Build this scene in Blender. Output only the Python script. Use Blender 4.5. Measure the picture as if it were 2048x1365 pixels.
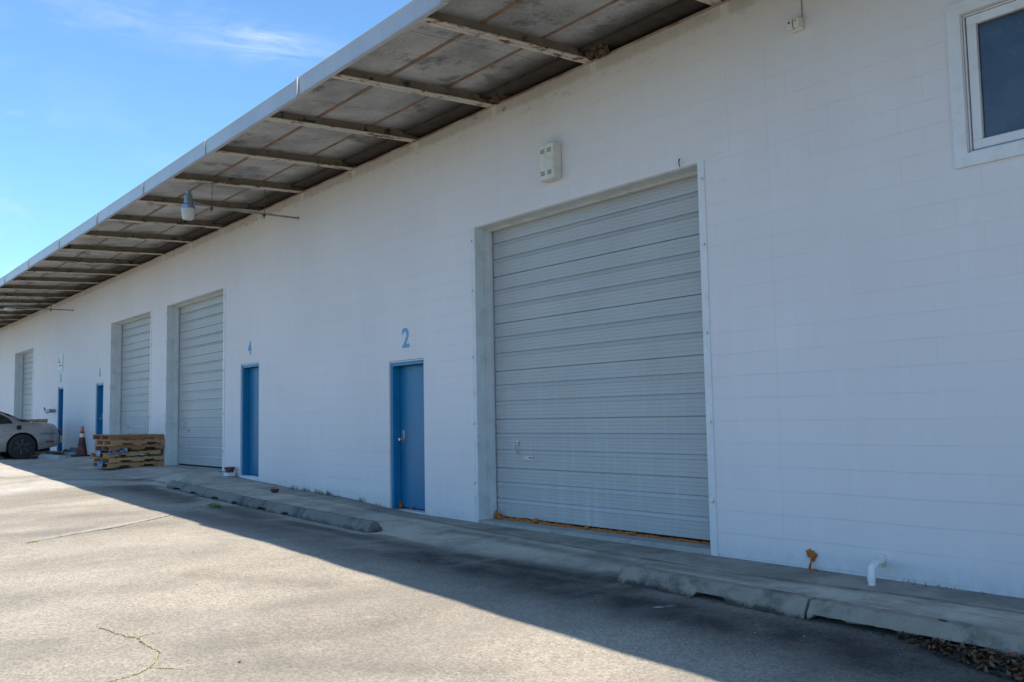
import bpy, math, random
import numpy as np
from mathutils import Vector, Matrix

for o in list(bpy.data.objects):
    bpy.data.objects.remove(o)
S = bpy.context.scene
COL = S.collection
random.seed(7)
RNG = np.random.default_rng(11)

# ------------------------------------------------------------------ camera
CAM = Vector((0.0, -6.829, 1.592))
FPX = 1851.8
yaw, pitch, roll = map(math.radians, (51.50, 4.69, 1.04))
Fw = Vector((-math.sin(yaw) * math.cos(pitch), math.cos(yaw) * math.cos(pitch), math.sin(pitch)))
Rt = Vector((math.cos(yaw), math.sin(yaw), 0))
Up = Rt.cross(Fw)
R2 = Rt * math.cos(roll) - Up * math.sin(roll)
U2 = Up * math.cos(roll) + Rt * math.sin(roll)
cd = bpy.data.cameras.new("camera")
cam = bpy.data.objects.new("camera", cd)
COL.objects.link(cam)
m = Matrix((R2, U2, -Fw)).transposed().to_4x4()
m.translation = CAM
cam.matrix_world = m
cd.sensor_width = 36.0
cd.lens = FPX / 2048 * 36.0
cd.clip_start = 0.05
cd.clip_end = 2000
S.camera = cam

# ------------------------------------------------------------------ light
SUN = Vector((4.8, 0.40, 5.15)).normalized()
EL = math.asin(SUN.z)
AZ = math.atan2(SUN.x, SUN.y)          # measured from +Y towards +X
ld = bpy.data.lights.new("sun", 'SUN')
ld.energy = 4.8
ld.angle = math.radians(0.53)
ld.color = (1.0, 0.91, 0.79)
sun = bpy.data.objects.new("sun", ld)
COL.objects.link(sun)
sun.rotation_euler = (-SUN).to_track_quat('-Z', 'Y').to_euler()
sun.location = (10, -10, 30)

W = bpy.data.worlds.new("World")
S.world = W
W.use_nodes = True
wt = W.node_tree
wt.nodes.clear()
def wn(t, **k):
    n = wt.nodes.new(t)
    for a, b in k.items():
        setattr(n, a, b)
    return n
wo = wn('ShaderNodeOutputWorld')
wb = wn('ShaderNodeBackground')
sky = wn('ShaderNodeTexSky', sky_type='NISHITA', sun_disc=False)
sky.sun_elevation = EL
sky.sun_rotation = AZ
sky.air_density = 1.0
sky.dust_density = 0.3
sky.ozone_density = 1.6
wb.inputs[1].default_value = 0.115
tc = wn('ShaderNodeTexCoord')
# thin cirrus streaks
mp = wn('ShaderNodeMapping')
mp.inputs['Rotation'].default_value = (0.25, 0.15, 0.9)
mp.inputs['Scale'].default_value = (2.2, 7.0, 12.0)
wt.links.new(tc.outputs['Generated'], mp.inputs[0])
n1 = wn('ShaderNodeTexNoise')
n1.inputs['Scale'].default_value = 1.3
n1.inputs['Detail'].default_value = 9
n1.inputs['Roughness'].default_value = 0.62
n1.inputs['Distortion'].default_value = 0.7
wt.links.new(mp.outputs[0], n1.inputs['Vector'])
r1 = wn('ShaderNodeValToRGB')
r1.color_ramp.elements[0].position = 0.50
r1.color_ramp.elements[0].color = (0, 0, 0, 1)
r1.color_ramp.elements[1].position = 0.86
r1.color_ramp.elements[1].color = (1, 1, 1, 1)
wt.links.new(n1.outputs[0], r1.inputs[0])
n2 = wn('ShaderNodeTexNoise')
n2.inputs['Scale'].default_value = 2.4
n2.inputs['Detail'].default_value = 3
wt.links.new(tc.outputs['Generated'], n2.inputs['Vector'])
r2 = wn('ShaderNodeValToRGB')
r2.color_ramp.elements[0].position = 0.42
r2.color_ramp.elements[0].color = (0.06, 0.06, 0.06, 1)
r2.color_ramp.elements[1].position = 0.66
wt.links.new(n2.outputs[0], r2.inputs[0])
mm = wn('ShaderNodeMath', operation='MULTIPLY')
wt.links.new(r1.outputs[0], mm.inputs[0])
wt.links.new(r2.outputs[0], mm.inputs[1])
mm2 = wn('ShaderNodeMath', operation='MULTIPLY')
mm2.inputs[1].default_value = 0.42
wt.links.new(mm.outputs[0], mm2.inputs[0])
hsv = wn('ShaderNodeHueSaturation')
hsv.inputs['Saturation'].default_value = 1.0
wt.links.new(sky.outputs[0], hsv.inputs['Color'])
STREAKS = [
    ((-0.8456, 0.3736, 0.3745), (0.0572, 0.1327, -0.0033), 0.0651, 0.01, 1.1),
    ((-0.8631, 0.3242, 0.3824), (0.0405, 0.1142, -0.0054), 0.0546, 0.02, 0.5),
    ((-0.8944, 0.2243, 0.3825), (0.0281, 0.1121, 0.0), 0.052, 0.016, 0.6),
    ((-0.943, 0.1624, 0.2902), (0.0041, 0.02, 0.0023), 0.0092, 0.003, 0.7),
    ((-0.9749, 0.1694, 0.144), (0.0014, 0.0169, -0.0107), 0.009, 0.012, 1.0),
    ((-0.8483, 0.3631, 0.3835), (0.03, 0.0704, -0.0004), 0.0345, 0.006, 0.8),
    ((-0.8529, 0.3709, 0.3637), (0.0396, 0.0986, -0.0077), 0.0479, 0.01, 0.5),
]
def sky_streak(prev, d, tdir, sa, sb, amt, nz):
    d = Vector(d).normalized(); tdir = (Vector(tdir) - d * Vector(tdir).dot(d)).normalized(); nd = d.cross(tdir)
    def dot(vv, off):
        v_ = wn('ShaderNodeVectorMath', operation='DOT_PRODUCT'); v_.inputs[1].default_value = vv
        wt.links.new(tc.outputs['Generated'], v_.inputs[0])
        s_ = wn('ShaderNodeMath', operation='MULTIPLY'); s_.inputs[1].default_value = 1 / off
        wt.links.new(v_.outputs['Value'], s_.inputs[0])
        p_ = wn('ShaderNodeMath', operation='POWER'); p_.inputs[1].default_value = 2
        wt.links.new(s_.outputs[0], p_.inputs[0]); return p_.outputs[0]
    a_ = wn('ShaderNodeMath', operation='ADD'); wt.links.new(dot(tdir, sa), a_.inputs[0]); wt.links.new(dot(nd, sb), a_.inputs[1])
    e_ = wn('ShaderNodeMath', operation='MULTIPLY'); e_.inputs[1].default_value = -1; wt.links.new(a_.outputs[0], e_.inputs[0])
    x_ = wn('ShaderNodeMath', operation='EXPONENT'); wt.links.new(e_.outputs[0], x_.inputs[0])
    y_ = wn('ShaderNodeMath', operation='MULTIPLY'); wt.links.new(x_.outputs[0], y_.inputs[0]); wt.links.new(nz, y_.inputs[1])
    z_ = wn('ShaderNodeMath', operation='MULTIPLY_ADD', use_clamp=True); z_.inputs[1].default_value = amt
    wt.links.new(y_.outputs[0], z_.inputs[0]); wt.links.new(prev, z_.inputs[2]); return z_.outputs[0]
# wispy noise drawn out along the streaks
mpw = wn('ShaderNodeMapping'); mpw.inputs['Rotation'].default_value = (0.0, 0.12, 0.0); mpw.inputs['Scale'].default_value = (5, 7, 42)
wt.links.new(tc.outputs['Generated'], mpw.inputs[0])
nw = wn('ShaderNodeTexNoise'); nw.inputs['Scale'].default_value = 1.6; nw.inputs['Detail'].default_value = 8; nw.inputs['Roughness'].default_value = .6; nw.inputs['Distortion'].default_value = 1.1
wt.links.new(mpw.outputs[0], nw.inputs['Vector'])
rw = wn('ShaderNodeMapRange'); rw.inputs[1].default_value = .36; rw.inputs[2].default_value = .72
wt.links.new(nw.outputs[0], rw.inputs[0])
cl = mm2.outputs[0]
for d_, t_, sa_, sb_, am_ in STREAKS:
    cl = sky_streak(cl, d_, t_, sa_, sb_, am_ * .46, rw.outputs[0])
mixc = wn('ShaderNodeMixRGB')
mixc.inputs[2].default_value = (4.2, 5.0, 5.6, 1)
wt.links.new(cl, mixc.inputs[0])
tint = wn('ShaderNodeMixRGB', blend_type='MULTIPLY')
tint.inputs[0].default_value = 1.0
tint.inputs[2].default_value = (0.87, 1.31, 1.72, 1)
gam = wn('ShaderNodeGamma')
gam.inputs[1].default_value = 0.8
wt.links.new(hsv.outputs[0], gam.inputs[0])
wt.links.new(gam.outputs[0], tint.inputs[1])
wt.links.new(tint.outputs[0], mixc.inputs[1])
wt.links.new(mixc.outputs[0], wb.inputs[0])
wt.links.new(wb.outputs[0], wo.inputs[0])

S.view_settings.view_transform = 'Standard'
S.view_settings.look = 'None'
S.view_settings.gamma = 1
S.view_settings.use_curve_mapping = False
S.view_settings.exposure = 0.75
S.cycles.max_bounces = 8
S.cycles.diffuse_bounces = 5

# ------------------------------------------------------------------ helpers
def tag(o, label=None, cat=None, group=None, kind=None):
    if label: o['label'] = label
    if cat: o['category'] = cat
    if group: o['group'] = group
    if kind: o['kind'] = kind
    return o

def thing(name, label, cat, loc=(0, 0, 0), rotz=0.0, group=None):
    o = bpy.data.objects.new(name, None)
    o.empty_display_size = 0.2
    COL.objects.link(o)
    o.location = loc
    o.rotation_euler = (0, 0, rotz)
    return tag(o, label, cat, group)

class MB:
    def __init__(s):
        s.v = []; s.f = []; s.m = []; s.cur = 0
    def add(s, verts, faces):
        b = len(s.v)
        s.v += [tuple(p) for p in verts]
        for f in faces:
            s.f.append(tuple(b + i for i in f)); s.m.append(s.cur)
        return s
    def box(s, x0, x1, y0, y1, z0, z1, bev=0.0):
        if bev <= 0:
            v = [(x, y, z) for x in (x0, x1) for y in (y0, y1) for z in (z0, z1)]
            return s.add(v, [(0, 1, 3, 2), (4, 6, 7, 5), (0, 4, 5, 1), (2, 3, 7, 6), (0, 2, 6, 4), (1, 5, 7, 3)])
        b = min(bev, abs(x1 - x0) * .49, abs(y1 - y0) * .49, abs(z1 - z0) * .49)
        vs = []; idx = {}
        X = (x0, x1); Y = (y0, y1); Z = (z0, z1); sg = (1, -1)
        for i in (0, 1):
            for j in (0, 1):
                for k in (0, 1):
                    for a in range(3):
                        p = [X[i] + sg[i] * b, Y[j] + sg[j] * b, Z[k] + sg[k] * b]
                        p[a] = (X[i], Y[j], Z[k])[a]
                        idx[(i, j, k, a)] = len(vs); vs.append(p)
        F = []
        g = lambda i, j, k, a: idx[(i, j, k, a)]
        for i in (0, 1):
            F.append([g(i, 0, 0, 0), g(i, 1, 0, 0), g(i, 1, 1, 0), g(i, 0, 1, 0)])
            F.append([g(0, i, 0, 1), g(1, i, 0, 1), g(1, i, 1, 1), g(0, i, 1, 1)])
            F.append([g(0, 0, i, 2), g(1, 0, i, 2), g(1, 1, i, 2), g(0, 1, i, 2)])
        for i in (0, 1):
            for j in (0, 1):
                F.append([g(i, j, 0, 0), g(i, j, 1, 0), g(i, j, 1, 1), g(i, j, 0, 1)])
                F.append([g(i, 0, j, 0), g(i, 1, j, 0), g(i, 1, j, 2), g(i, 0, j, 2)])
                F.append([g(0, i, j, 1), g(1, i, j, 1), g(1, i, j, 2), g(0, i, j, 2)])
                for k in (0, 1):
                    F.append([g(i, j, k, 0), g(i, j, k, 1), g(i, j, k, 2)])
        return s.add(vs, F)
    def prism(s, pts, axis, a0, a1, cap=True):
        """pts: closed 2D outline; axis 'x','y','z' extrusion."""
        n = len(pts)
        def P(p, a):
            return {'x': (a, p[0], p[1]), 'y': (p[0], a, p[1]), 'z': (p[0], p[1], a)}[axis]
        v = [P(p, a0) for p in pts] + [P(p, a1) for p in pts]
        f = [(i, (i + 1) % n, n + (i + 1) % n, n + i) for i in range(n)]
        if cap:
            f += [tuple(range(n)), tuple(range(2 * n - 1, n - 1, -1))]
        return s.add(v, f)
    def sheet(s, pts, axis, a0, a1):
        n = len(pts)
        def P(p, a):
            return {'x': (a, p[0], p[1]), 'y': (p[0], a, p[1]), 'z': (p[0], p[1], a)}[axis]
        v = [P(p, a0) for p in pts] + [P(p, a1) for p in pts]
        return s.add(v, [(i, i + 1, n + i + 1, n + i) for i in range(n - 1)])
    def tube(s, pts, r, n=12, cap=True):
        pts = [Vector(p) for p in pts]
        rr = r if isinstance(r, (list, tuple)) else [r] * len(pts)
        rings = []
        t0 = (pts[1] - pts[0]).normalized()
        a = t0.orthogonal().normalized()
        for i, p in enumerate(pts):
            if i == 0: t = pts[1] - pts[0]
            elif i == len(pts) - 1: t = pts[-1] - pts[-2]
            else: t = (pts[i + 1] - pts[i]).normalized() + (pts[i] - pts[i - 1]).normalized()
            t.normalize()
            a = (a - t * a.dot(t)).normalized()
            b = t.cross(a)
            rings.append([p + (a * math.cos(2 * math.pi * k / n) + b * math.sin(2 * math.pi * k / n)) * rr[i] for k in range(n)])
        v = [q for g in rings for q in g]
        f = []
        for i in range(len(pts) - 1):
            for k in range(n):
                k2 = (k + 1) % n
                f.append((i * n + k, i * n + k2, (i + 1) * n + k2, (i + 1) * n + k))
        if cap:
            f.append(tuple(range(n - 1, -1, -1)))
            f.append(tuple((len(pts) - 1) * n + k for k in range(n)))
        return s.add(v, f)
    def lathe(s, prof, c=(0, 0, 0), n=24, axis='z'):
        v = []
        for r, h in prof:
            for k in range(n):
                a = 2 * math.pi * k / n
                x, y = r * math.cos(a), r * math.sin(a)
                p = {'z': (x, y, h), 'y': (x, h, y), 'x': (h, x, y)}[axis]
                v.append((c[0] + p[0], c[1] + p[1], c[2] + p[2]))
        f = []
        for i in range(len(prof) - 1):
            for k in range(n):
                k2 = (k + 1) % n
                f.append((i * n + k, i * n + k2, (i + 1) * n + k2, (i + 1) * n + k))
        if prof[0][0] > 1e-5: f.append(tuple(range(n - 1, -1, -1)))
        if prof[-1][0] > 1e-5: f.append(tuple((len(prof) - 1) * n + k for k in range(n)))
        return s.add(v, f)
    def build(s, name, mat, parent=None, smooth=False, loc=None, fix=True):
        me = bpy.data.meshes.new(name)
        me.from_pydata(s.v, [], s.f)
        mats = mat if isinstance(mat, (list, tuple)) else [mat]
        for mt in mats: me.materials.append(mt)
        if len(mats) > 1: me.polygons.foreach_set('material_index', s.m)
        if fix:
            import bmesh
            bm = bmesh.new(); bm.from_mesh(me)
            bmesh.ops.remove_doubles(bm, verts=bm.verts, dist=1e-5)
            bmesh.ops.recalc_face_normals(bm, faces=bm.faces)
            bm.to_mesh(me); bm.free()
        if smooth:
            for p in me.polygons: p.use_smooth = True
            try: me.set_sharp_from_angle(angle=math.radians(38))
            except Exception: pass
        me.update()
        o = bpy.data.objects.new(name, me)
        COL.objects.link(o)
        if parent: o.parent = parent
        if loc: o.location = loc
        return o

# ------------------------------------------------------------------ materials
class MT:
    def __init__(s, name):
        s.m = bpy.data.materials.new(name); s.m.use_nodes = True
        s.t = s.m.node_tree; s.t.nodes.clear()
        s.out = s.n('ShaderNodeOutputMaterial'); s.b = s.n('ShaderNodeBsdfPrincipled')
        s.l(s.b.outputs[0], s.out.inputs[0])
        s._tc = None
    def n(s, t, **k):
        x = s.t.nodes.new(t)
        for a, b in k.items(): setattr(x, a, b)
        return x
    def l(s, a, b): s.t.links.new(a, b)
    def obj(s, world=True):
        if world:
            g = s.n('ShaderNodeNewGeometry'); return g.outputs['Position']
        return s.n('ShaderNodeTexCoord').outputs['Object']
    def noise(s, vec, scale, detail=5, rough=.6, stretch=(1, 1, 1), dist=0.0, off=(0, 0, 0)):
        mp = s.n('ShaderNodeMapping'); mp.inputs['Scale'].default_value = stretch
        mp.inputs['Location'].default_value = off
        s.l(vec, mp.inputs[0])
        x = s.n('ShaderNodeTexNoise'); x.inputs['Scale'].default_value = scale
        x.inputs['Detail'].default_value = detail; x.inputs['Roughness'].default_value = rough
        x.inputs['Distortion'].default_value = dist
        s.l(mp.outputs[0], x.inputs['Vector'])
        return x.outputs[0]
    def ramp(s, v, p0, p1, c0=0.0, c1=1.0):
        x = s.n('ShaderNodeMapRange'); x.inputs[1].default_value = p0; x.inputs[2].default_value = p1
        x.inputs[3].default_value = c0; x.inputs[4].default_value = c1
        x.interpolation_type = 'SMOOTHSTEP' if False else 'LINEAR'
        s.l(v, x.inputs[0]); return x.outputs[0]
    def math(s, op, a, b=None, c=None):
        x = s.n('ShaderNodeMath', operation=op)
        for i, q in enumerate((a, b, c)):
            if q is None: continue
            if isinstance(q, (int, float)): x.inputs[i].default_value = q
            else: s.l(q, x.inputs[i])
        return x.outputs[0]
    def mix(s, f, a, b, blend='MIX'):
        x = s.n('ShaderNodeMixRGB', blend_type=blend)
        for i, q in enumerate((f, a, b)):
            if isinstance(q, (int, float)): x.inputs[i].default_value = q
            elif isinstance(q, tuple): x.inputs[i].default_value = (*q[:3], 1)
            else: s.l(q, x.inputs[i])
        return x.outputs[0]
    def bump(s, h, strength=.3, dist=.01, prev=None):
        x = s.n('ShaderNodeBump'); x.inputs['Strength'].default_value = strength
        x.inputs['Distance'].default_value = dist; s.l(h, x.inputs['Height'])
        if prev is not None: s.l(prev, x.inputs['Normal'])
        return x.outputs[0]
    def xyz(s, v):
        x = s.n('ShaderNodeSeparateXYZ'); s.l(v, x.inputs[0]); return x.outputs
    def set(s, col=None, rough=.7, metal=0.0, normal=None, spec=None):
        if col is not None:
            if isinstance(col, tuple): s.b.inputs['Base Color'].default_value = (*col[:3], 1)
            else: s.l(col, s.b.inputs['Base Color'])
        if isinstance(rough, (int, float)): s.b.inputs['Roughness'].default_value = rough
        else: s.l(rough, s.b.inputs['Roughness'])
        s.b.inputs['Metallic'].default_value = metal
        if normal is not None: s.l(normal, s.b.inputs['Normal'])
        if spec is not None: s.b.inputs['Specular IOR Level'].default_value = spec
        return s.m

def simple(name, c, rough=.6, metal=0, var=.15, scale=8, bump=.1, dirt=None, dirt_amt=.5, dscale=5, world=True, spec=None, dpos=(.52, .68)):
    t = MT(name); v = t.obj(world)
    n = t.noise(v, scale, 6)
    f = t.ramp(n, .3, .7, 0, 1)
    c0 = tuple(x * (1 - var) for x in c); c1 = tuple(min(1, x * (1 + var)) for x in c)
    col = t.mix(f, c0, c1)
    if dirt:
        d = t.noise(v, dscale, 8, .65, off=(3, 7, 1))
        g = t.math('MULTIPLY', t.ramp(d, dpos[0], dpos[1]), dirt_amt)
        col = t.mix(g, col, dirt)
    nb = t.noise(v, scale * 6, 4)
    return t.set(col, rough, metal, t.bump(nb, bump, .004), spec)

# painted block wall
def wall_material():
    t = MT("painted_block"); P = t.obj(); x, y, z = t.xyz(P)
    cb = t.n('ShaderNodeCombineXYZ'); t.l(x, cb.inputs[0])
    zz = t.math('ADD', z, -2.334 + 0.2032 * 20)
    t.l(zz, cb.inputs[1])
    # slight waviness of the joints
    wob = t.noise(P, 1.5, 3, .5)
    w2 = t.math('MULTIPLY', t.math('SUBTRACT', wob, .5), .02)
    t.l(t.math('ADD', zz, w2), cb.inputs[1])
    br = t.n('ShaderNodeTexBrick')
    br.offset = .5; br.inputs['Scale'].default_value = 1
    br.inputs['Mortar Size'].default_value = .0042
    br.inputs['Mortar Smooth'].default_value = .35
    br.inputs['Brick Width'].default_value = .4064
    br.inputs['Row Height'].default_value = .2032
    br.inputs['Color1'].default_value = (1, 1, 1, 1); br.inputs['Color2'].default_value = (.9, .9, .9, 1)
    t.l(cb.outputs[0], br.inputs['Vector'])
    mort = br.outputs['Fac']
    # horizontal joints only (stronger low on the wall)
    fr = t.math('FRACT', t.math('DIVIDE', t.math('ADD', zz, w2), .2032))
    hj = t.math('LESS_THAN', t.math('ABSOLUTE', t.math('SUBTRACT', t.math('FRACT', t.math('ADD', fr, .5)), .5)), .024)
    gone = t.ramp(t.noise(P, .9, 4, .6, off=(5, 0, 2)), .38, .62, .15, 1)
    low = t.ramp(z, .8, 4.5, 1.0, .55)
    jh = t.math('MULTIPLY', t.math('MULTIPLY', hj, low), gone)
    gone2 = t.ramp(t.noise(P, 1.6, 4, .6, off=(1, 3, 9)), .46, .66, .04, 1)
    jv = t.math('MULTIPLY', t.math('MULTIPLY', mort, gone2), t.ramp(z, .6, 4.2, .25, 1.0))
    j = t.math('MAXIMUM', t.math('MULTIPLY', jh, .8), t.math('MULTIPLY', jv, .8))
    # control joint / step cracks
    def seg(axis, c, lo, hi, w=.005):
        a, b = (x, z) if axis == 'x' else (z, x)
        d = t.math('LESS_THAN', t.math('ABSOLUTE', t.math('SUBTRACT', a, c)), w)
        i = t.math('MULTIPLY', t.math('GREATER_THAN', b, lo), t.math('LESS_THAN', b, hi))
        return t.math('MULTIPLY', d, i)
    for a in [('x', -5.31, 4.02, 4.97), ('z', 4.02, -5.56, -5.31), ('x', -4.88, .5, 4.9), ('x', -12.12, 3.2, 4.7), ('x', -16.95, 3.0, 5.2), ('x', -17.2, .6, 4.6)]:
        j = t.math('MAXIMUM', j, t.math('MULTIPLY', seg(*a), .4))
    base = t.mix(t.ramp(t.noise(P, .55, 5, .55), .3, .7), (.665, .620, .622), (.72, .677, .672))
    speck = t.ramp(t.noise(P, 9, 8, .7, stretch=(1, 1, .5)), .64, .74, 0, .22)
    base = t.mix(speck, base, (.60, .60, .58))
    # soft run streaks
    st = t.ramp(t.noise(P, 3.0, 6, .6, stretch=(2.5, 1, .12), off=(2, 2, 2)), .55, .8, 0, .22)
    base = t.mix(st, base, (.62, .62, .60))
    col = t.mix(t.math('MULTIPLY', j, .34), base, (.36, .37, .39))
    # yellowed, mildewed band at the top under the roof
    e = t.math('ADD', z, t.math('MULTIPLY', t.math('SUBTRACT', t.noise(P, 3.2, 6, .7), .5), .16))
    band = t.ramp(e, 5.27, 5.32, 0, 1)
    col = t.mix(t.math('MULTIPLY', band, .6), col, (.45, .425, .36))
    bx = t.math('FRACT', t.math('DIVIDE', t.math('ADD', x, 5.377 - .03), 1.781))
    patch = t.math('MULTIPLY', t.math('LESS_THAN', bx, .055), t.math('MULTIPLY', t.math('GREATER_THAN', e, 5.24), t.math('LESS_THAN', e, 5.46)))
    mil = t.math('MULTIPLY', t.ramp(t.noise(P, 7, 9, .75, stretch=(.6, 1, 1.6)), .56, .66), t.ramp(e, 5.10, 5.3, 0, 1))
    col = t.mix(t.math('MULTIPLY', mil, .8), col, (.14, .11, .07))
    col = t.mix(t.math('MULTIPLY', patch, .8), col, (.66, .65, .60))
    rl = t.math('MULTIPLY', t.ramp(z, 5.415, 5.43, 0, 1), t.ramp(t.noise(P, 2, 4), .35, .6, .2, .9))
    col = t.mix(rl, col, (.22, .07, .03))
    mk = t.n('ShaderNodeTexVoronoi'); mk.inputs['Scale'].default_value = 1.1; t.l(P, mk.inputs['Vector'])
    ms = t.math('MULTIPLY', t.math('LESS_THAN', mk.outputs['Distance'], .012), .5)
    col = t.mix(ms, col, (.33, .27, .20))
    roll_ = t.ramp(t.noise(P, 2.2, 3, .5, stretch=(3.5, 1, .5), off=(6, 6, 1)), .56, .60, 0, .10)
    col = t.mix(roll_, col, (.76, .76, .78))
    # grime splash near the ground
    gr = t.math('SUBTRACT', z, t.ramp(x, -17, -9, .62, .30))
    gn = t.math('MULTIPLY', t.ramp(gr, .0, .14, 1, 0), t.ramp(t.noise(P, 10, 7, .7), .42, .66))
    col = t.mix(t.math('MULTIPLY', gn, .28), col, (.30, .28, .24))
    nb = t.noise(P, 90, 4, .6)
    nb2 = t.noise(P, 22, 5, .6)
    h = t.math('ADD', t.math('MULTIPLY', j, -1.0), t.math('ADD', t.math('MULTIPLY', nb, .22), t.math('MULTIPLY', nb2, .25)))
    return t.set(col, .62, 0, t.bump(h, .45, .004))
M_wall = wall_material()

def garage_material():
    t = MT("garage_panel_paint"); P = t.obj(); x, y, z = t.xyz(P)
    base = t.mix(t.ramp(t.noise(P, 1.2, 5), .3, .7), (.392, .395, .388), (.434, .437, .43))
    st = t.ramp(t.noise(P, 3.0, 7, .6, stretch=(4.0, 1, .25)), .52, .72, 0, 1)
    st = t.math('MULTIPLY', st, t.ramp(z, .5, 2.4, .5, .08))
    col = t.mix(st, base, (.56, .58, .59))
    d = t.math('MULTIPLY', t.ramp(t.noise(P, 2.0, 6, .6, off=(4, 4, 4)), .56, .74), .35)
    col = t.mix(d, col, (.36, .38, .38))
    rustn = t.math('MULTIPLY', t.ramp(t.noise(P, 14, 8, .7), .66, .72), .4)
    col = t.mix(rustn, col, (.26, .17, .10))
    return t.set(col, .45, 0, t.bump(t.noise(P, 60, 3), .08, .003))
M_gar = garage_material()
M_jamb = simple("jamb_paint", (.60, .625, .62), .5, 0, .08, 3, .06, (.35, .36, .34), .4, 6)
M_trimw = simple("white_trim_paint", (.67, .665, .675), .5, 0, .05, 4, .06, (.5, .47, .42), .35, 9)
M_gap = simple("dark_gap", (.02, .02, .022), .9, 0, .1)
M_blue = simple("blue_door_paint", (.006, .150, .300), .38, 0, .10, 3, .06, (.04, .10, .20), .5, 5)
M_bluef = simple("blue_frame_paint", (.006, .185, .37), .42, 0, .10, 3, .06, (.03, .10, .2), .4, 6)
M_num = simple("faded_blue_stencil", (.13, .34, .54), .7, 0, .18, 10, .05, (.45, .55, .65), .5, 30)
M_steel = simple("brushed_steel", (.55, .55, .55), .3, .9, .1, 20, .05)
M_foam = simple("orange_spray_foam", (.42, .125, .018), .85, 0, .35, 14, .9, (.16, .04, .01), .7, 18)
M_pvc = simple("white_pvc", (.78, .77, .74), .35, 0, .06, 6, .03, (.45, .42, .36), .3, 12)
M_box = simple("ivory_plastic", (.66, .63, .56), .5, 0, .06, 5, .05, (.40, .34, .26), .4, 10)
M_slot = simple("dark_slot", (.10, .09, .08), .8, 0, .2)
M_galv = simple("galvanised_lamp", (.34, .37, .40), .35, .7, .15, 15, .08)
M_rustrod = simple("rusty_rod", (.13, .07, .045), .8, .1, .4, 20, .3)
M_pipe = simple("grey_conduit", (.36, .35, .33), .5, .5, .2, 9, .1, (.18, .11, .07), .6, 10)

def lens_mat():
    t = MT("lamp_refractor"); P = t.obj(False)
    w = t.n('ShaderNodeTexWave'); w.inputs['Scale'].default_value = 40; w.bands_direction = 'Z'
    t.l(P, w.inputs[0])
    m = t.set((.75, .72, .64), .25, 0, t.bump(w.outputs[1], .4, .004))
    t.b.inputs['Transmission Weight'].default_value = .35
    return m
M_lens = lens_mat()

def tectum():
    t = MT("fibre_deck"); P = t.obj(); x, y, z = t.xyz(P)
    a = t.noise(P, 30, 8, .85, dist=1.2)
    b = t.noise(P, 1.1, 5, .6)
    v = t.math('ADD', t.math('MULTIPLY', t.ramp(a, .32, .68), .55), t.math('MULTIPLY', t.ramp(b, .36, .64), .45))
    col = t.mix(v, (.15, .148, .145), (.60, .59, .575))
    sp = t.ramp(t.noise(P, 30, 4, .6, off=(9, 1, 2)), .64, .7, 0, .6)
    col = t.mix(sp, col, (.09, .085, .08))
    dark_amt = t.math('MULTIPLY', t.ramp(y, -.5, -.22, 0, 1), t.ramp(t.noise(P, 2.2, 6, .6), .2, .5, .4, 1))  # deck colour goes darker towards the wall
    col = t.mix(t.math('MULTIPLY', dark_amt, .85), col, (.04, .034, .03))
    bst = t.math('MULTIPLY', t.ramp(t.noise(P, 1.6, 9, .75, off=(2, 8, 4)), .54, .62), .65)
    col = t.mix(bst, col, (.085, .08, .075))
    fj = t.math('FRACT', t.math('DIVIDE', t.math('ADD', x, .35), 2.44))
    jj = t.math('LESS_THAN', fj, .004)
    col = t.mix(t.math('MULTIPLY', jj, .7), col, (.05, .045, .04))
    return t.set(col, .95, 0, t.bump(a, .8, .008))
M_deck = tectum()

def beam_mat():
    t = MT("peeling_beam_paint"); P = t.obj(); x, y, z = t.xyz(P)
    base = t.mix(t.ramp(t.noise(P, 3, 5), .3, .7), (.50, .46, .385), (.62, .58, .50))
    r = t.ramp(t.noise(P, 9, 9, .7, stretch=(1, .5, 1)), .54, .60)
    col = t.mix(r, base, (.20, .085, .035))
    k = t.ramp(t.noise(P, 4.2, 9, .72, stretch=(1, .45, 1.3), off=(7, 7, 7)), .575, .615)
    col = t.mix(k, col, (.022, .02, .018))
    n = t.noise(P, 26, 7, .7)
    return t.set(col, .75, 0, t.bump(n, .5, .006))
M_beam = beam_mat()
M_web = simple("beam_web_paint", (.21, .175, .13), .8, 0, .22, 4, .3, (.025, .022, .02), .9, 3.4, dpos=(.56, .62))
M_tee = simple("rusty_tee", (.225, .135, .075), .8, 0, .35, 5, .2, (.20, .185, .16), .8, 4, dpos=(.5, .62))
M_dark = simple("dark_fill", (.055, .045, .038), .95, 0, .3, 6, .3)
M_fascia = None
def fascia_mat():
    t = MT("aluminium_fascia"); P = t.obj(); x, y, z = t.xyz(P)
    base = t.mix(t.ramp(t.noise(P, 1.6, 5, .6, stretch=(1, 1, .3)), .3, .7), (.43, .405, .395), (.51, .485, .47))
    st = t.ramp(t.noise(P, 9, 6, .7, stretch=(1.4, 1, .08)), .5, .75, 0, .45)
    col = t.mix(st, base, (.38, .36, .38))
    old = t.ramp(x, -28, -17, .5, 0)
    r = t.math('MULTIPLY', t.ramp(t.noise(P, 3.5, 8, .7, stretch=(1, 1, .6)), .48, .62), old)
    col = t.mix(r, col, (.42, .34, .33))
    return t.set(col, .38, .25, t.bump(t.noise(P, 5, 3, stretch=(1, 1, .4)), .12, .02))
M_fascia = fascia_mat()
M_roof = simple("roof_membrane", (.5, .5, .5), .9)

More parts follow.
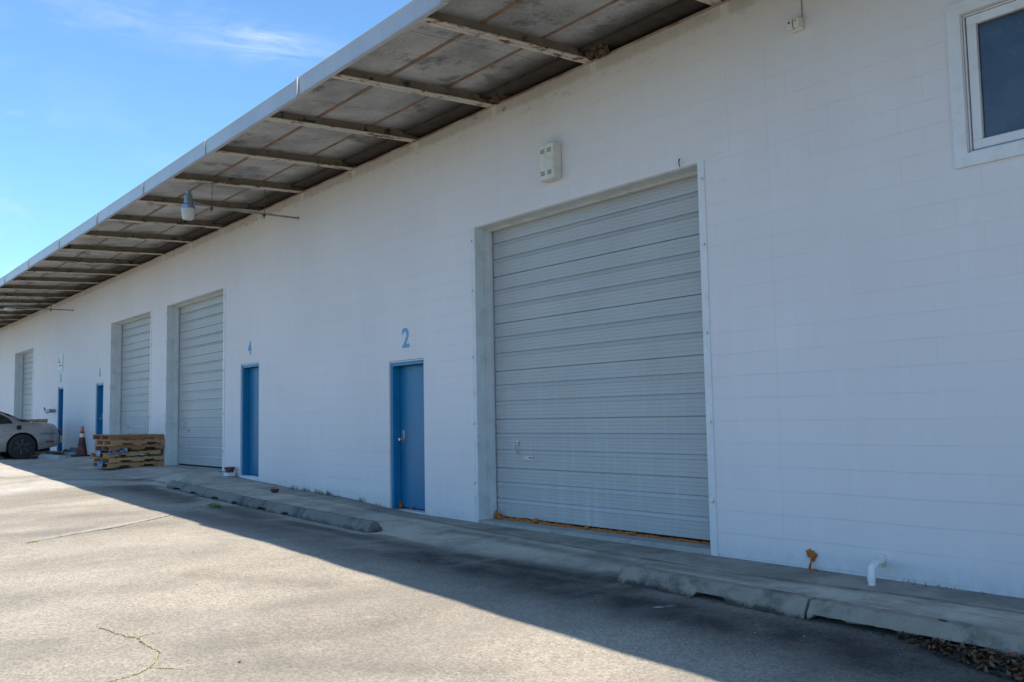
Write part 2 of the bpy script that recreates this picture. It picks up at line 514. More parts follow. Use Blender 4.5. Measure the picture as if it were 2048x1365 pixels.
def glass_mat():
    t = MT("mottled_window_glass"); P = t.obj()
    sm = t.math('ADD', t.ramp(t.noise(P, 9, 8, .75), .58, .74, 0, .4), t.ramp(t.noise(P, 1.8, 5, .6, off=(3, 0, 1)), .4, .65, 0, .28))  # smudges, plus broad mottling painted in for reflected clouds
    col = t.mix(sm, (.012, .018, .028), (.10, .13, .14))
    return t.set(col, t.ramp(t.noise(P, 4, 5), .3, .7, .04, .12), 0, None, .9)
M_glass = glass_mat()

def concrete(name, c0, c1, dark=(.05, .05, .05), damt=.5, dsc=4, rust=0, grain=110, foot=0):
    t = MT(name); P = t.obj()
    a = t.noise(P, 3, 7, .65); g = t.noise(P, grain, 4, .7)
    v = t.math('ADD', t.math('MULTIPLY', t.ramp(a, .3, .7), .55), t.math('MULTIPLY', t.ramp(g, .3, .7), .45))
    col = t.mix(v, c0, c1)
    d = t.math('MULTIPLY', t.ramp(t.noise(P, dsc, 8, .7, off=(2, 5, 1)), .5, .66), damt)
    col = t.mix(d, col, dark)
    w = t.ramp(t.noise(P, 14, 8, .75, off=(8, 5, 1)), .66, .72, 0, .5)
    col = t.mix(w, col, (.5, .5, .5))
    if rust:
        r = t.ramp(t.noise(P, 8, 8, .7, off=(1, 9, 1)), .6, .7, 0, rust)
        col = t.mix(r, col, (.30, .10, .04))
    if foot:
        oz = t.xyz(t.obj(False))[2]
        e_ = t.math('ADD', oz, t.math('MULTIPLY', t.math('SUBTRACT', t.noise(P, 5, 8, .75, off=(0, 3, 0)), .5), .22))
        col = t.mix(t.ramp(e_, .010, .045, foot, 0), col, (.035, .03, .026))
    h = t.math('ADD', t.math('MULTIPLY', a, 1.5), t.math('MULTIPLY', g, .5))
    return t.set(col, .9, 0, t.bump(h, .6, .006))
M_slab = concrete('slab_concrete', (.30, .295, .27), (.42, .41, .38), (.12, .11, .10), .4, 3)
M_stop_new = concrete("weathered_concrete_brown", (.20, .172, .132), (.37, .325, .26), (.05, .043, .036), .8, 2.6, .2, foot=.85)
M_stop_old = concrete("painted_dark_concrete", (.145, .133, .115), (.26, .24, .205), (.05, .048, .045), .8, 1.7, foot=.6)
M_stop_far = concrete("pale_concrete", (.30, .31, .31), (.42, .43, .42), (.12, .12, .12), .4, 3)

# ground: colour attributes carry the concrete apron and dark stains, with eave shade painted in as colour
def ground_mat():
    t = MT("lot_surface"); P = t.obj(); x, y, z = t.xyz(P)
    A = t.n('ShaderNodeAttribute', attribute_name='lot'); sep = t.n('ShaderNodeSeparateColor'); t.l(A.outputs['Color'], sep.inputs[0])
    conc, stain_shade, light = sep.outputs[0], sep.outputs[1], sep.outputs[2]
    vo = t.n('ShaderNodeTexVoronoi'); vo.inputs['Scale'].default_value = 66; t.l(P, vo.inputs['Vector'])
    vs = t.n('ShaderNodeSeparateColor'); t.l(vo.outputs['Color'], vs.inputs[0])
    gr = vs.outputs[0]
    fine = t.noise(P, 190, 3, .6)
    sp = t.math('ADD', t.math('MULTIPLY', gr, .62), t.math('MULTIPLY', t.ramp(fine, .3, .7), .38))
    asp = t.mix(sp, (.225, .200, .160), (.540, .480, .386))
    big = t.ramp(t.noise(P, .45, 6, .6, stretch=(1, .55, 1)), .32, .68, .74, 1.10)
    big2 = t.ramp(t.noise(P, 2.1, 7, .65, stretch=(1, .7, 1), off=(3, 3, 0)), .3, .7, .88, 1.08)
    k = t.math('MULTIPLY', big, big2)
    kc = t.n('ShaderNodeCombineColor'); [t.l(k, kc.inputs[i]) for i in range(3)]
    asp = t.mix(1.0, asp, kc.outputs[0], 'MULTIPLY')
    cc = t.mix(t.ramp(t.noise(P, 5, 8, .7), .25, .75), (.45, .405, .33), (.61, .56, .455))
    cc = t.mix(t.math('MULTIPLY', t.ramp(fine, .45, .75), .35), cc, (.18, .17, .155))
    cc = t.mix(t.ramp(t.noise(P, 1.7, 8, .72, off=(4, 2, 0)), .44, .60, 0, .62), cc, (.22, .198, .165))
    cc = t.mix(t.ramp(t.noise(P, 28, 6, .75, off=(1, 7, 0)), .58, .70, 0, .5), cc, (.16, .145, .125))
    pt = t.math('MULTIPLY', t.ramp(t.noise(P, .75, 8, .62, stretch=(1, .6, 1), off=(7, 1, 0)), .50, .60), .30)
    asp = t.mix(pt, asp, (.20, .185, .16))
    cn = t.math('ADD', conc, t.math('MULTIPLY', t.math('SUBTRACT', t.noise(P, 6, 6, .65), .5), .7))
    col = t.mix(t.ramp(cn, .35, .65), asp, cc)
    sn = t.math('MULTIPLY', stain_shade, t.ramp(t.noise(P, 2.6, 7, .65, off=(1, 1, 4)), .28, .6, .68, 1.1))
    sn.node.use_clamp = True
    dk = t.mix(sp, (.014, .014, .014), (.062, .060, .056))
    col = t.mix(sn, col, dk)
    col = t.mix(t.math('MULTIPLY', light, t.ramp(t.noise(P, 12, 6, .7), .3, .55)), col, (.55, .53, .49))
    far = t.ramp(y, -11, -9.6, 1, 0)  # unseen ground beyond the lot, darkened to cut bounce onto the wall
    col = t.mix(far, col, t.mix(t.ramp(t.noise(P, .2, 4), .4, .6), (.07, .075, .06), (.10, .11, .05)))
    # speckles of leaf fragments and paint
    wv = t.n('ShaderNodeTexVoronoi'); wv.inputs['Scale'].default_value = 7; t.l(P, wv.inputs['Vector'])
    ws = t.math('LESS_THAN', wv.outputs['Distance'], .045)
    wc = t.n('ShaderNodeSeparateColor'); t.l(wv.outputs['Color'], wc.inputs[0])
    col = t.mix(t.math('MULTIPLY', ws, t.math('GREATER_THAN', wc.outputs[0], .80)), col, (.62, .60, .56))
    col = t.mix(t.math('MULTIPLY', ws, t.math('LESS_THAN', wc.outputs[0], .12)), col, (.12, .07, .04))
    h = t.math('ADD', t.math('MULTIPLY', gr, .8), t.math('MULTIPLY', fine, .6))
    rough = t.ramp(sn, 0, 1, .92, .72)
    return t.set(col, rough, 0, t.bump(h, .55, .005), .3)
M_ground = ground_mat()
M_crack = simple("crack_soil", (.10, .09, .07), .95, 0, .4, 20, .5, (.11, .15, .03), .9, 7, dpos=(.45, .6))
M_crack2 = simple("mossy_crack", (.34, .33, .14), .95, 0, .3, 20, .3, (.44, .40, .31), .9, 14, dpos=(.45, .55))
M_green = simple("weed_green", (.16, .20, .04), .7, 0, .4, 30, .1)
M_dry = simple("dry_weed", (.22, .16, .09), .8, 0, .4, 30, .1)

# ------------------------------------------------------------------ ground
BX = [-45, -31, -26, -21, -17.6, -16.8, -15.9, -14.3, -12.6, -11.4, -10.5, -9, -3, 20]
BZ = [.80, .776, .765, .655, .647, .565, .528, .46, .416, .344, .317, .30, .275, .27]
MX = [-45, -26, -20, -16.84, -15.16, -13.39, -11.56, -9.76, -5.57, -3.8, -2.4, 0, 20]
MZ = [.78, .70, .56, .45, .39, .335, .30, .265, .21, .19, .175, .15, .15]
GX = [-45, -25, -15.4, -10.7, -8.5, -6.9, -5.5, -3.7, 0, 20]
GZ = [.78, .72, .42, .32, .27, .21, .17, .11, .02, 0]
def gz(x, y):
    x = np.asarray(x, float); y = np.asarray(y, float)
    b = np.interp(x, BX, BZ); mz = np.interp(x, MX, MZ); g = np.interp(x, GX, GZ)
    near = np.clip((x + 5.75) / .1, 0, 1); far = np.clip((-x - 9.6) / .15, 0, 1) * np.clip((x + 17.2) / .3, 0, 1)
    sharp = np.maximum(near, far)
    y0 = -0.6 * (1 - sharp) - 1.10 * sharp
    y1 = -1.3 * (1 - sharp) - 1.125 * sharp
    t = np.clip((y0 - y) / (y0 - y1), 0, 1)
    z = b * (1 - t) + mz * t
    t2 = np.clip((-1.3 - y) / 1.3, 0, 1)
    z = z * (1 - t2) + g * t2
    return z + .03 * np.clip(y + 2.6, -5.4, 0)
def G(x, y): return float(gz(x, y))

def seg_d(X, Y, a, b):
    ax, ay = a; bx, by = b
    dx, dy = bx - ax, by - ay
    L = dx * dx + dy * dy + 1e-9
    t = np.clip(((X - ax) * dx + (Y - ay) * dy) / L, 0, 1)
    return np.hypot(X - ax - t * dx, Y - ay - t * dy)

dark = [((-7.6, -1.50), (-5.59, -1.29), .24, .95), ((-7.0, -1.72), (-5.35, -1.50), .32, .9), ((-5.03, -1.66), (-3.73, -1.55), .26, .95),
        ((-3.73, -1.60), (-2.2, -1.50), .34, .98), ((-8.0, -1.80), (-2.0, -1.72), .46, .92), ((-8.88, -1.58), (-7.92, -1.51), .22, .7), ((-11.24, -1.66), (-9.23, -1.57), .22, .75),  # long band by the stops deepens the eave's shade in colour
        ((-17.2, -1.80), (-14.6, -1.70), .45, .75), ((-13.4, -1.65), (-11.9, -1.75), .30, .7), ((-19.4, -2.32), (-18.6, -1.3), .20, .7), ((-11.75, -2.05), (-9.6, -1.95), .35, .6),
        ((-10.0, -2.1), (-8.0, -2.1), .35, .5), ((-13, -2.3), (-9, -2.2), .3, .45),
        ((-7.96, -.71), (-6.03, -.78), .09, .5), ((-6.03, -.78), (-4.66, -.77), .10, .5), ((-8.96, -.67), (-7.96, -.65), .07, .6), ((-4.7, -.6), (-3.2, -.45), .09, .4),
        ((-10.22, -5.07), (-10.15, -3.93), .40, .2), ((-8.51, -5.25), (-8.2, -4.16), .34, .2), ((-6.91, -5.33), (-7.18, -4.49), .30, .2),
        ((-6.09, -4.62), (-5.81, -3.44), .22, .2), ((-8.46, -3.85), (-7.25, -3.13), .2, .2), ((-14.17, -4.41), (-13.58, -3.29), .4, .2),
        ((-5.43, -4.36), (-4.45, -3.43), .14, .2), ((-12.5, -4.6), (-11.9, -3.0), .3, .2), ((-21, -4.5), (-20.5, -2.8), .5, .2)]
lite = [((-7.19, -1.95), (-7.23, -1.33), .05, .22), ((-8.8, -2.11), (-8.74, -1.72), .06, .2), ((-5.52, -1.85), (-5.56, -1.25), .03, .15),
        ((-14.28, -1.66), (-14.64, -1.36), .16, .5), ((-18.01, -3.77), (-19.06, -2.3), .6, .55), ((-17.0, -1.45), (-15.4, -1.40), .06, .55), ((-15.0, -1.42), (-13.6, -1.42), .06, .5),
        ((-10.28, -2.82), (-9.96, -2.66), .05, .4), ((-4.79, -1.72), (-4.73, -1.61), .012, .9), ((-6.03, -3.41), (-6.02, -3.36), .02, .9),
        ((-14.2, -1.5), (-13.5, -1.94), .05, .6), ((-13.5, -1.94), (-12.6, -2.74), .06, .6), ((-12.6, -2.74), (-11.8, -4.4), .07, .55),
        ((-11.6, -1.48), (-9.6, -1.42), .03, .5), ((-9.65, -1.42), (-9.45, -1.15), .03, .5), ((-26, -4.2), (-22, -3.0), .9, .45)]
def axis(parts):
    out = []
    for a, b, st in parts:
        n = max(1, int(round((b - a) / st)))
        out += list(np.linspace(a, b, n, endpoint=False))
    out.append(parts[-1][1])
    return np.array(out)
gx = axis([(-400, -60, 34), (-60, -30, 1.0), (-30, -20, .2), (-20, -9.85, .08), (-9.85, -9.45, .05), (-9.45, -5.9, .05), (-5.9, -5.5, .04), (-5.5, -1.5, .04), (-1.5, 12, .5), (12, 60, 8), (60, 400, 34)])
gy = axis([(-400, -30, 30), (-30, -8, 1.1), (-8, -5.6, .12), (-5.6, -1.3, .045), (-1.3, -1.0, .0125), (-1.0, .05, .05), (.05, 1, .95), (1, 30, 8), (30, 400, 37)])
XX, YY = np.meshgrid(gx, gy, indexing='ij')
ZZ = gz(XX, np.minimum(YY, 0.0))
# gentle unevenness
ZZ = ZZ + (.004 * np.sin(XX * 2.1 + YY * 1.3) + .003 * np.sin(XX * 5.3 - YY * 3.1)) * np.clip((-1.35 - YY) / .3, 0, 1)
cb = np.interp(XX, [-20, -11, -9.8, -9.5, -7.5, -5.8, 12], [-1.35, -1.40, -1.53, -1.25, -1.33, -1.12, -1.12])
conc = np.clip((YY - cb) / .12 + .5, 0, 1)
conc = np.where(XX < -17.3, np.clip(conc + .55 * np.clip((-17.3 - XX) / .5, 0, 1), 0, 1), conc)
dark_amt = np.zeros_like(XX); lt = np.zeros_like(XX)
for a, b, w, s_ in dark:
    dark_amt = np.maximum(dark_amt, s_ * np.exp(-(seg_d(XX, YY, a, b) / w) ** 2))
for a, b, w, s_ in lite:
    lt = np.maximum(lt, s_ * np.exp(-(seg_d(XX, YY, a, b) / w) ** 2))
# grime line of the old footing strip along the wall
fy = np.interp(XX, [-14.1, -13.4, -12, -10, -8.3, -6.9, -5.9, -5, -4.1, -3.5, 12], [-.43, -.42, -.32, -.31, -.45, -.55, -.6, -.64, -.57, -.49, -.5])
dark_amt = np.maximum(dark_amt, .55 * np.exp(-((YY - fy) / .035) ** 2) * (XX > -15))
dark_amt = np.maximum(dark_amt, .38 * np.clip((YY - fy) / .1, 0, 1) * (XX > -15))
dark_amt = np.maximum(dark_amt, .5 * np.exp(-((YY + .02) / .05) ** 2))
ni, nj = XX.shape
me = bpy.data.meshes.new("parking_lot")
verts = np.stack([XX, YY, ZZ], -1).reshape(-1, 3)
ii, jj = np.meshgrid(np.arange(ni - 1), np.arange(nj - 1), indexing='ij')
q = (ii * nj + jj).ravel()
faces = np.stack([q, q + nj, q + nj + 1, q + 1], 1)
me.vertices.add(len(verts)); me.vertices.foreach_set('co', verts.ravel())
me.loops.add(faces.size); me.loops.foreach_set('vertex_index', faces.ravel())
me.polygons.add(len(faces)); me.polygons.foreach_set('loop_start', np.arange(0, faces.size, 4))
me.polygons.foreach_set('loop_total', np.full(len(faces), 4))
me.update(calc_edges=True)
at = me.color_attributes.new('lot', 'FLOAT_COLOR', 'POINT')
at.data.foreach_set('color', np.stack([conc, dark_amt, lt, np.ones_like(lt)], -1).ravel())
me.materials.append(M_ground)
o = bpy.data.objects.new("parking_lot", me); COL.objects.link(o); tag(o, kind='structure')

# cracks and joints in the lot
def ribbon(pts, w, z0=.004, wob=.012, step=.05):
    P = []
    for (x0, y0), (x1, y1) in zip(pts[:-1], pts[1:]):
        n = max(1, int(math.hypot(x1 - x0, y1 - y0) / step))
        P += [(x0 + (x1 - x0) * i / n, y0 + (y1 - y0) * i / n) for i in range(n)]
    P.append(pts[-1])
    v = []; f = []
    for i, (x, y) in enumerate(P):
        a = P[max(0, i - 1)]; b = P[min(len(P) - 1, i + 1)]
        dx, dy = b[0] - a[0], b[1] - a[1]; L = math.hypot(dx, dy) + 1e-9
        nx, ny = -dy / L, dx / L
        o_ = random.uniform(-wob, wob); ww = w * random.uniform(.35, 1.3) / 2
        if i in (0, len(P) - 1): ww *= .15
        for s in (-1, 1):
            px, py = x + nx * (o_ + s * ww), y + ny * (o_ + s * ww)
            v.append((px, py, G(px, py) + z0 + .004))
        if i: f.append((2 * i - 2, 2 * i - 1, 2 * i + 1, 2 * i))
    return v, f
mb = MB()
J1 = [(-14.11, -1.45), (-13.51, -1.94), (-12.57, -2.74), (-12.09, -3.44), (-11.89, -4.01), (-11.6, -4.6)]
CA = [(-7.13, -4.96), (-6.84, -4.9), (-6.74, -4.88), (-6.67, -4.83), (-6.46, -4.85), (-6.33, -4.84), (-6.21, -4.83), (-6.08, -4.89), (-6.01, -4.92), (-5.91, -4.99), (-5.84, -5.07), (-5.82, -5.16), (-5.8, -5.3)]
CB = [(-6.67, -4.83), (-6.72, -4.74), (-6.7, -4.64)]
CC = [(-5.91, -4.99), (-5.82, -4.92), (-5.73, -4.84)]
mb.add(*ribbon(J1, .03))
mc = MB(); mc.add(*ribbon(CA, .009, wob=.012, step=.025)); mc.add(*ribbon(CB, .006, wob=.008, step=.025)); mc.add(*ribbon(CC, .007, wob=.008, step=.025))
mc.add(*ribbon([(-6.08, -4.89), (-6.0, -4.80), (-5.96, -4.74)], .004, wob=.006, step=.025)); mc.add(*ribbon([(-6.84, -4.90), (-6.93, -5.02), (-6.95, -5.1)], .004, wob=.006, step=.025))
tag(mc.build('pavement_crack', M_crack2, fix=False), kind='structure')
mb.add(*ribbon([(-11.4, -.33), (-10, -.31), (-8.3, -.45), (-6.94, -.55), (-5.89, -.6), (-5.01, -.64), (-4.12, -.57), (-3.5, -.49), (-1, -.5)], .012, wob=.004, step=.08))
mb.add(*ribbon([(-3.6, -.62), (-3.2, -.75), (-2.6, -.80), (-2.0, -.84)], .007, wob=.006))
mb.add(*ribbon([(-20.5, -1.5), (-18, -1.2), (-16.9, -1.18)], .02, wob=.01, step=.1))
tag(mb.build("pavement_crack", M_crack, fix=False), kind='structure')

# ------------------------------------------------------------------ building
BLD = thing("warehouse", "long white painted block warehouse with overhanging flat roof, roller doors and blue doors", "building", (-20, 0, 0))
BLD.location = (0, 0, 0)
WX0, WX1, WTOP = -72.0, 14.0, 5.45
GD = [(-9.30, -5.675, .335, 3.985), (-21.02, -17.66, .655, 4.23), (-25.46, -22.19, .735, 4.235), (-37.88, -34.85, .79, 4.245)]
ED = [(-11.41, -10.51, .335, 2.41, 'left'), (-16.80, -15.956, .60, 2.67, None), (-26.86, -26.12, .775, 2.715, 'left'), (-31.20, -30.51, .785, 2.765, None)]
WI = (-3.13, -1.95, 3.47, 4.52)
OPEN = [(a, b, c, d) for a, b, c, d in GD] + [(e[0], e[1], e[2], e[3]) for e in ED] + [WI]
def wall():
    m = MB()
    xs = sorted({WX0, WX1, *[o[0] for o in OPEN], *[o[1] for o in OPEN]})
    for xa, xb in zip(xs[:-1], xs[1:]):
        cur = -.6
        ops = sorted([o for o in OPEN if o[0] <= xa + 1e-6 and o[1] >= xb - 1e-6], key=lambda o: o[2])
        spans = []
        for o in ops:
            spans.append((cur, o[2])); cur = o[3]
        spans.append((cur, WTOP))
        for za, zb in spans:
            m.add([(xa, 0, za), (xb, 0, za), (xb, 0, zb), (xa, 0, zb)], [(0, 1, 2, 3)])
            m.add([(xa, .3, za), (xb, .3, za), (xb, .3, zb), (xa, .3, zb)], [(3, 2, 1, 0)])
    for (a, b, c, d) in OPEN:
        m.add([(a, 0, c), (a, .3, c), (a, .3, d), (a, 0, d)], [(0, 1, 2, 3)])
        m.add([(b, 0, c), (b, .3, c), (b, .3, d), (b, 0, d)], [(3, 2, 1, 0)])
        m.add([(a, 0, d), (b, 0, d), (b, .3, d), (a, .3, d)], [(0, 1, 2, 3)])
        m.add([(a, 0, c), (b, 0, c), (b, .3, c), (a, .3, c)], [(3, 2, 1, 0)])
    m.add([(WX0, 0, WTOP), (WX1, 0, WTOP), (WX1, .3, WTOP), (WX0, .3, WTOP)], [(0, 1, 2, 3)])
    # rear and end walls
    for a, b, c, d in [((WX0, 0), (WX0, 22), 0, 0), ((WX0, 22), (WX1, 22), 0, 0), ((WX1, 22), (WX1, 0), 0, 0)]:
        m.add([(a[0], a[1], -.6), (b[0], b[1], -.6), (b[0], b[1], 5.5), (a[0], a[1], 5.5)], [(0, 1, 2, 3)])
    return m.build("wall", M_wall, BLD, fix=False)
wall()
# dark board standing in for the shaded void above the wall
MB().box(WX0, WX1, .12, .2, WTOP - .02, 5.66).build("void_backing", M_dark, BLD)
# near-black sheet added as the unlit interior behind openings
MB().box(WX0 + .1, WX1 - .1, .62, .64, -.5, 5.4).build("interior_dark_sheet", M_gap, BLD)

MB().box(WX0, WX1, -.17, .118, 5.52, 5.578).build('dark_strip', M_dark, BLD)  # dark strip along the wall top, just under the deck
# roof slab, deck underside slopes a little towards the eave
YE = -2.20
def dz(y): return 5.60 + (y) * (.13 / 2.2) if y < 0 else 5.60
m = MB()
pr = [(YE + .012, dz(YE)), (0.3, 5.60), (22.3, 5.60), (22.3, 5.74), (YE + .012, dz(YE) + .07)]
m.prism(pr, 'x', WX0 - .3, WX1 + .3)
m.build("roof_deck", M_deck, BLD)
MB().prism([(YE + .09, dz(YE) + .072), (.3, 5.742), (22.3, 5.742), (22.3, 5.76), (.3, 5.76), (YE + .09, dz(YE) + .082)], 'x', WX0 - .3, WX1 + .3).build("roof_covering", M_roof, BLD)
# tees between the deck boards
for yy, w in ((-1.47, .045), (-.67, .045), (-2.12, .05)):
    m = MB()
    zt = dz(yy) - .004
    m.box(WX0, WX1, yy - w / 2, yy + w / 2, zt - .012, zt)
    m.build("deck_tee", M_tee, BLD)
# beams
BX0, BS = -5.377, 1.781
def beam_mesh():
    fl, wb_ = MB(), MB()
    n = 22
    ys = np.linspace(YE + .03, .11, n)
    for i in range(n - 1):
        ya, yb = ys[i], ys[i + 1]
        for mm_, x0, x1, h0, h1, cur in [(fl, -.062, -.008, 0, .014, 0), (fl, .012, .062, 0.0, .014, 0), (fl, -.012, .016, .006, .016, 0), (wb_, -.012, .016, .014, .2, 0)]:
            def q_(x, y, h):
                zb = 5.45 + .09 / 2.2 * y + h
                zd = dz(min(y, 0)) - .002
                return (x, y, min(zb, zd) if h < .19 else zd)
            v = [q_(x, y, h) for x in (x0, x1) for y in (ya, yb) for h in (h0, h1)]
            F_ = [(0, 1, 3, 2), (4, 6, 7, 5), (0, 2, 6, 4), (1, 5, 7, 3)]
            if i == 0: F_.append((0, 4, 5, 1))
            if i == n - 2: F_.append((2, 3, 7, 6))
            mm_.add(v, F_)
    return fl, wb_
fl, wbm = beam_mesh()
fo = fl.build("roof_beam", M_beam, BLD, fix=False)
wo_ = wbm.build("beam_web", M_web, fo, fix=False)
first = True
for i in range(-10, 37):
    X = BX0 - BS * i
    if X > WX1 or X < WX0: continue
    if first:
        fo.location.x = X; first = False; continue
    c = fo.copy(); COL.objects.link(c); c.parent = BLD; c.location.x = X
    d = wo_.copy(); COL.objects.link(d); d.parent = c
# fascia in lengths with lapped seams
seams = [13.6, 10.6, 7.6, 4.6, 1.6, -.75, -3.72, -6.68, -9.70, -12.68, -15.48, -18.30, -21.3, -24.3, -27.3, -30.3, -33.3, -36.3, -39.3, -42.3, -45.3, -48.3, -54, -60, -66, -72.3]
for k, (xa, xb) in enumerate(zip(seams[:-1], seams[1:])):
    off = (.0, .006, -.004, .004, -.002)[k % 5]
    if xa > -3.8: off = -.03
    y = YE - .015 + off
    m = MB()
    z0, z1 = 5.352, 5.555
    prof = [(y + .05, z0 + .012), (y + .05, z0), (y - .006, z0 - .004), (y, z0 + .02), (y, z1 - .02), (y - .008, z1), (y + .09, z1 + .012), (y + .09, z1 - .01), (y + .012, z1 - .012), (y + .012, z0 + .012)]
    m.prism(prof, 'x', xb + .002, xa - .002)
    o = m.build("fascia", M_fascia, BLD)
    # lap joint lip at the seam
    l_ = MB(); l_.box(xb - .03, xb + .02, y - .016, y - .001, z0 - .006, z1 + .004)
    if xb in (-6.68, -9.70):
        l_.box(xb + .02, xb + .028, y - .026, y - .001, z0 + .0, z1 + .001)
    l_.build("seam_cover", M_fascia, o)
# window in the wall, top right
a, b, c, d = WI
cs = MB(); w = .10
cs.box(a - w, b + w, -.022, .02, c - w, c - .002); cs.box(a - w, b + w, -.022, .02, d + .002, d + w)
cs.box(a - w, a - .002, -.022, .02, c - .002, d + .002); cs.box(b + .002, b + w, -.022, .02, c - .002, d + .002)
wino = cs.build("window", M_trimw, BLD)
def ring(a, b, c, d, w, y0, y1, name, mat, par):
    m = MB()
    m.box(a, b, y0, y1, c, c + w, .003); m.box(a, b, y0, y1, d - w, d, .003)
    m.box(a, a + w, y0 + .0015, y1, c + w, d - w, .003); m.box(b - w, b, y0 + .0015, y1, c + w, d - w, .003)
    return m.build(name, mat, par)
ring(a + .004, b - .004, c + .004, d - .004, .012, .012, .10, "frame", M_trimw, wino)
ring(a + .028, b - .028, c + .022, d - .022, .068, .015, .07, "sash", M_trimw, wino)
MB().box(a + .012, b - .012, .105, .11, c + .012, d - .012).build("backing", M_gap, wino)
MB().box(a + .09, b - .09, .048, .056, c + .085, d - .085).build("pane", M_glass, wino)

# sectional garage doors
SEC = .607
def garage(a, b, c, d, n_handles=True):
    yd = .275
    H = d - c - .10
    z = c + .03
    sc = (d - .022 - z) / (6 * SEC)
    pts = []
    def fine_run(z0, z1):
        k = 3
        st = (z1 - z0) / (k + 1)
        pts.append((yd, z0))
        for i in range(1, k + 1):
            zc = z0 + st * i
            pts.extend([(yd, zc - .004), (yd + .0028, zc - .0015), (yd + .0028, zc + .0015), (yd, zc + .004)])
        pts.append((yd, z1))
    for s in range(6):
        b0 = z + s * SEC * sc
        h = SEC * sc
        g1, g2 = b0 + h * .375, b0 + h * .712
        lo = b0 + .008
        for g in (g1, g2):
            fine_run(lo, g - .046)
            pts.extend([(yd - .012, g - .0445), (yd - .012, g - .042), (yd + .004, g - .005), (yd + .013, g - .003), (yd + .013, g + .003), (yd - .004, g + .006)])
            lo = g + .012
        fine_run(lo, b0 + h - .006)
        pts.extend([(yd + .022, b0 + h - .005), (yd + .022, b0 + h + .003)])
    m = MB(); m.sheet(pts, 'x', a + .022, b - .008)
    dr = m.build("garage_door", M_gar, BLD, fix=False)
    MB().box(a, b, yd + .03, yd + .05, c, d).build("backing", M_gap, dr)
    # steel channel frame: flange on the wall face and web in the reveal
    fm = MB()
    fm.box(a - .075, a + .004, -.010, .0, c - .06, d + .0)
    fm.box(a, a + .006, -.009, .13, c - .06, d)
    fm.box(a, a + .012, .135, .20, c - .03, d)
    fm.box(a, a + .020, .20, .255, c, d - .03)
    fm.build("left_jamb".replace('left_', ''), M_jamb, dr)
    fm = MB()
    fm.box(b - .004, b + .075, -.010, .0, c - .09, d + .01)
    fm.box(b - .006, b, -.009, .2, c - .06, d)
    fm.build("jamb", M_trimw, dr)
    MB().box(a - .0, b + .0, -.012, .31, c - .25, c + .003).build("sill", M_slab, dr)
    fm = MB()
    fm.box(a, b, .02, .17, d - .008, d)
    fm.box(a + .006, b - .006, .17, .20, d - .016, d - .0)
    fm.box(a + .02, b - .006, .20, .262, d - .034, d - .016)
    fm.build("header", M_jamb, dr)
    for zz in (d - .17, d - .80, d - 1.64, d - 2.47, d - 3.2):
        for xx in (a - .055, b + .045):
            q_ = bolt0.copy(); COL.objects.link(q_); q_.parent = dr; q_.location = (xx, 0, zz)
    # lock handle and pull
    hx = a + .46; hz = c + .83
    hm = MB()
    hm.tube([(hx, yd - .01, hz + .12), (hx - .01, yd - .045, hz + .10), (hx - .03, yd - .045, hz + .02), (hx + .02, yd - .03, hz - .02)], .009, 8)
    hm.box(hx - .02, hx + .02, yd - .014, yd + .002, hz + .09, hz + .14)
    hm.tube([(hx + .15, yd - .0, hz - .06), (hx + .15, yd - .04, hz - .06), (hx + .25, yd - .04, hz - .065), (hx + .25, yd, hz - .065)], .010, 8)
    hm.box(hx + .13, hx + .27, yd - .008, yd + .002, hz - .085, hz - .045)
    hm.build("handle", M_steel, dr)
    return dr
bolt0 = MB().lathe([(0, -.028), (.013, -.026), (.014, -.010), (.014, -.009)], (0, 0, 0), 8, 'y').build("bolt", M_steel)
gdoors = [garage(*g) for g in GD]
bpy.data.objects.remove(bolt0)
MB().box(GD[0][0] + .55, GD[0][0] + .63, .255, .274, .365, .382).build("lift_handle", M_rustrod, gdoors[0])

def entry(a, b, c, d, knob):
    yd = .145
    m = MB(); m.box(a + .058, b - .058, yd, yd + .04, c + .022, d - .072, .002)
    dr = m.build("entry_door", M_blue, BLD)
    f = MB()
    z1 = d - .022
    f.box(a + .006, a + .056, .024, .09, c - .02, z1, .002); f.box(b - .056, b - .006, .030, .09, c - .02, z1, .002)
    f.box(a + .0561, b - .0561, .0245, .09, z1 - .05, z1, .002)
    f.box(a + .004, a + .040, .09, .29, c - .02, z1); f.box(b - .040, b - .004, .09, .29, c - .02, z1)
    f.box(a + .040, b - .040, .09, .29, z1 - .035, z1 - .001)
    f.box(a + .040, a + .056, .092, .142, c, z1 - .05); f.box(b - .056, b - .040, .092, .142, c, z1 - .05)
    f.build("door_frame", M_bluef, dr)
    MB().box(a, b, .018, .09, d - .021, d - .004).build("caulk_strip", M_trimw, dr)
    MB().box(a, b, yd + .05, yd + .06, c, d - .03).build("backing", M_gap, dr)
    MB().box(a + .04, b - .04, -.010, .28, c - .16, c + .003).build("threshold", M_trimw, dr)
    if knob:
        k = MB(); kx = a + .14; kz = c + .94
        k.box(kx - .032, kx + .032, yd - .012, yd, kz - .02, kz + .17, .004)
        k.lathe([(.0, -.075), (.022, -.072), (.030, -.055), (.026, -.035), (.012, -.028), (.012, -.010), (.026, -.008), (.028, 0)], (kx - .01, yd, kz + .03), 16, 'y')
        k.lathe([(.0, -.022), (.014, -.020), (.016, -.012), (.016, 0)], (kx + .004, yd, kz + .125), 12, 'y')
        k.build("knob", M_steel, dr, smooth=True)
    h = MB()
    for zz in (c + .25, c + 1.05, d - .3):
        h.tube([(b - .056, yd - .006, zz - .05), (b - .056, yd - .006, zz + .05)], .009, 8)
    h.build("hinges", M_bluef, dr)
    return dr
edoors = [entry(*e) for e in ED]

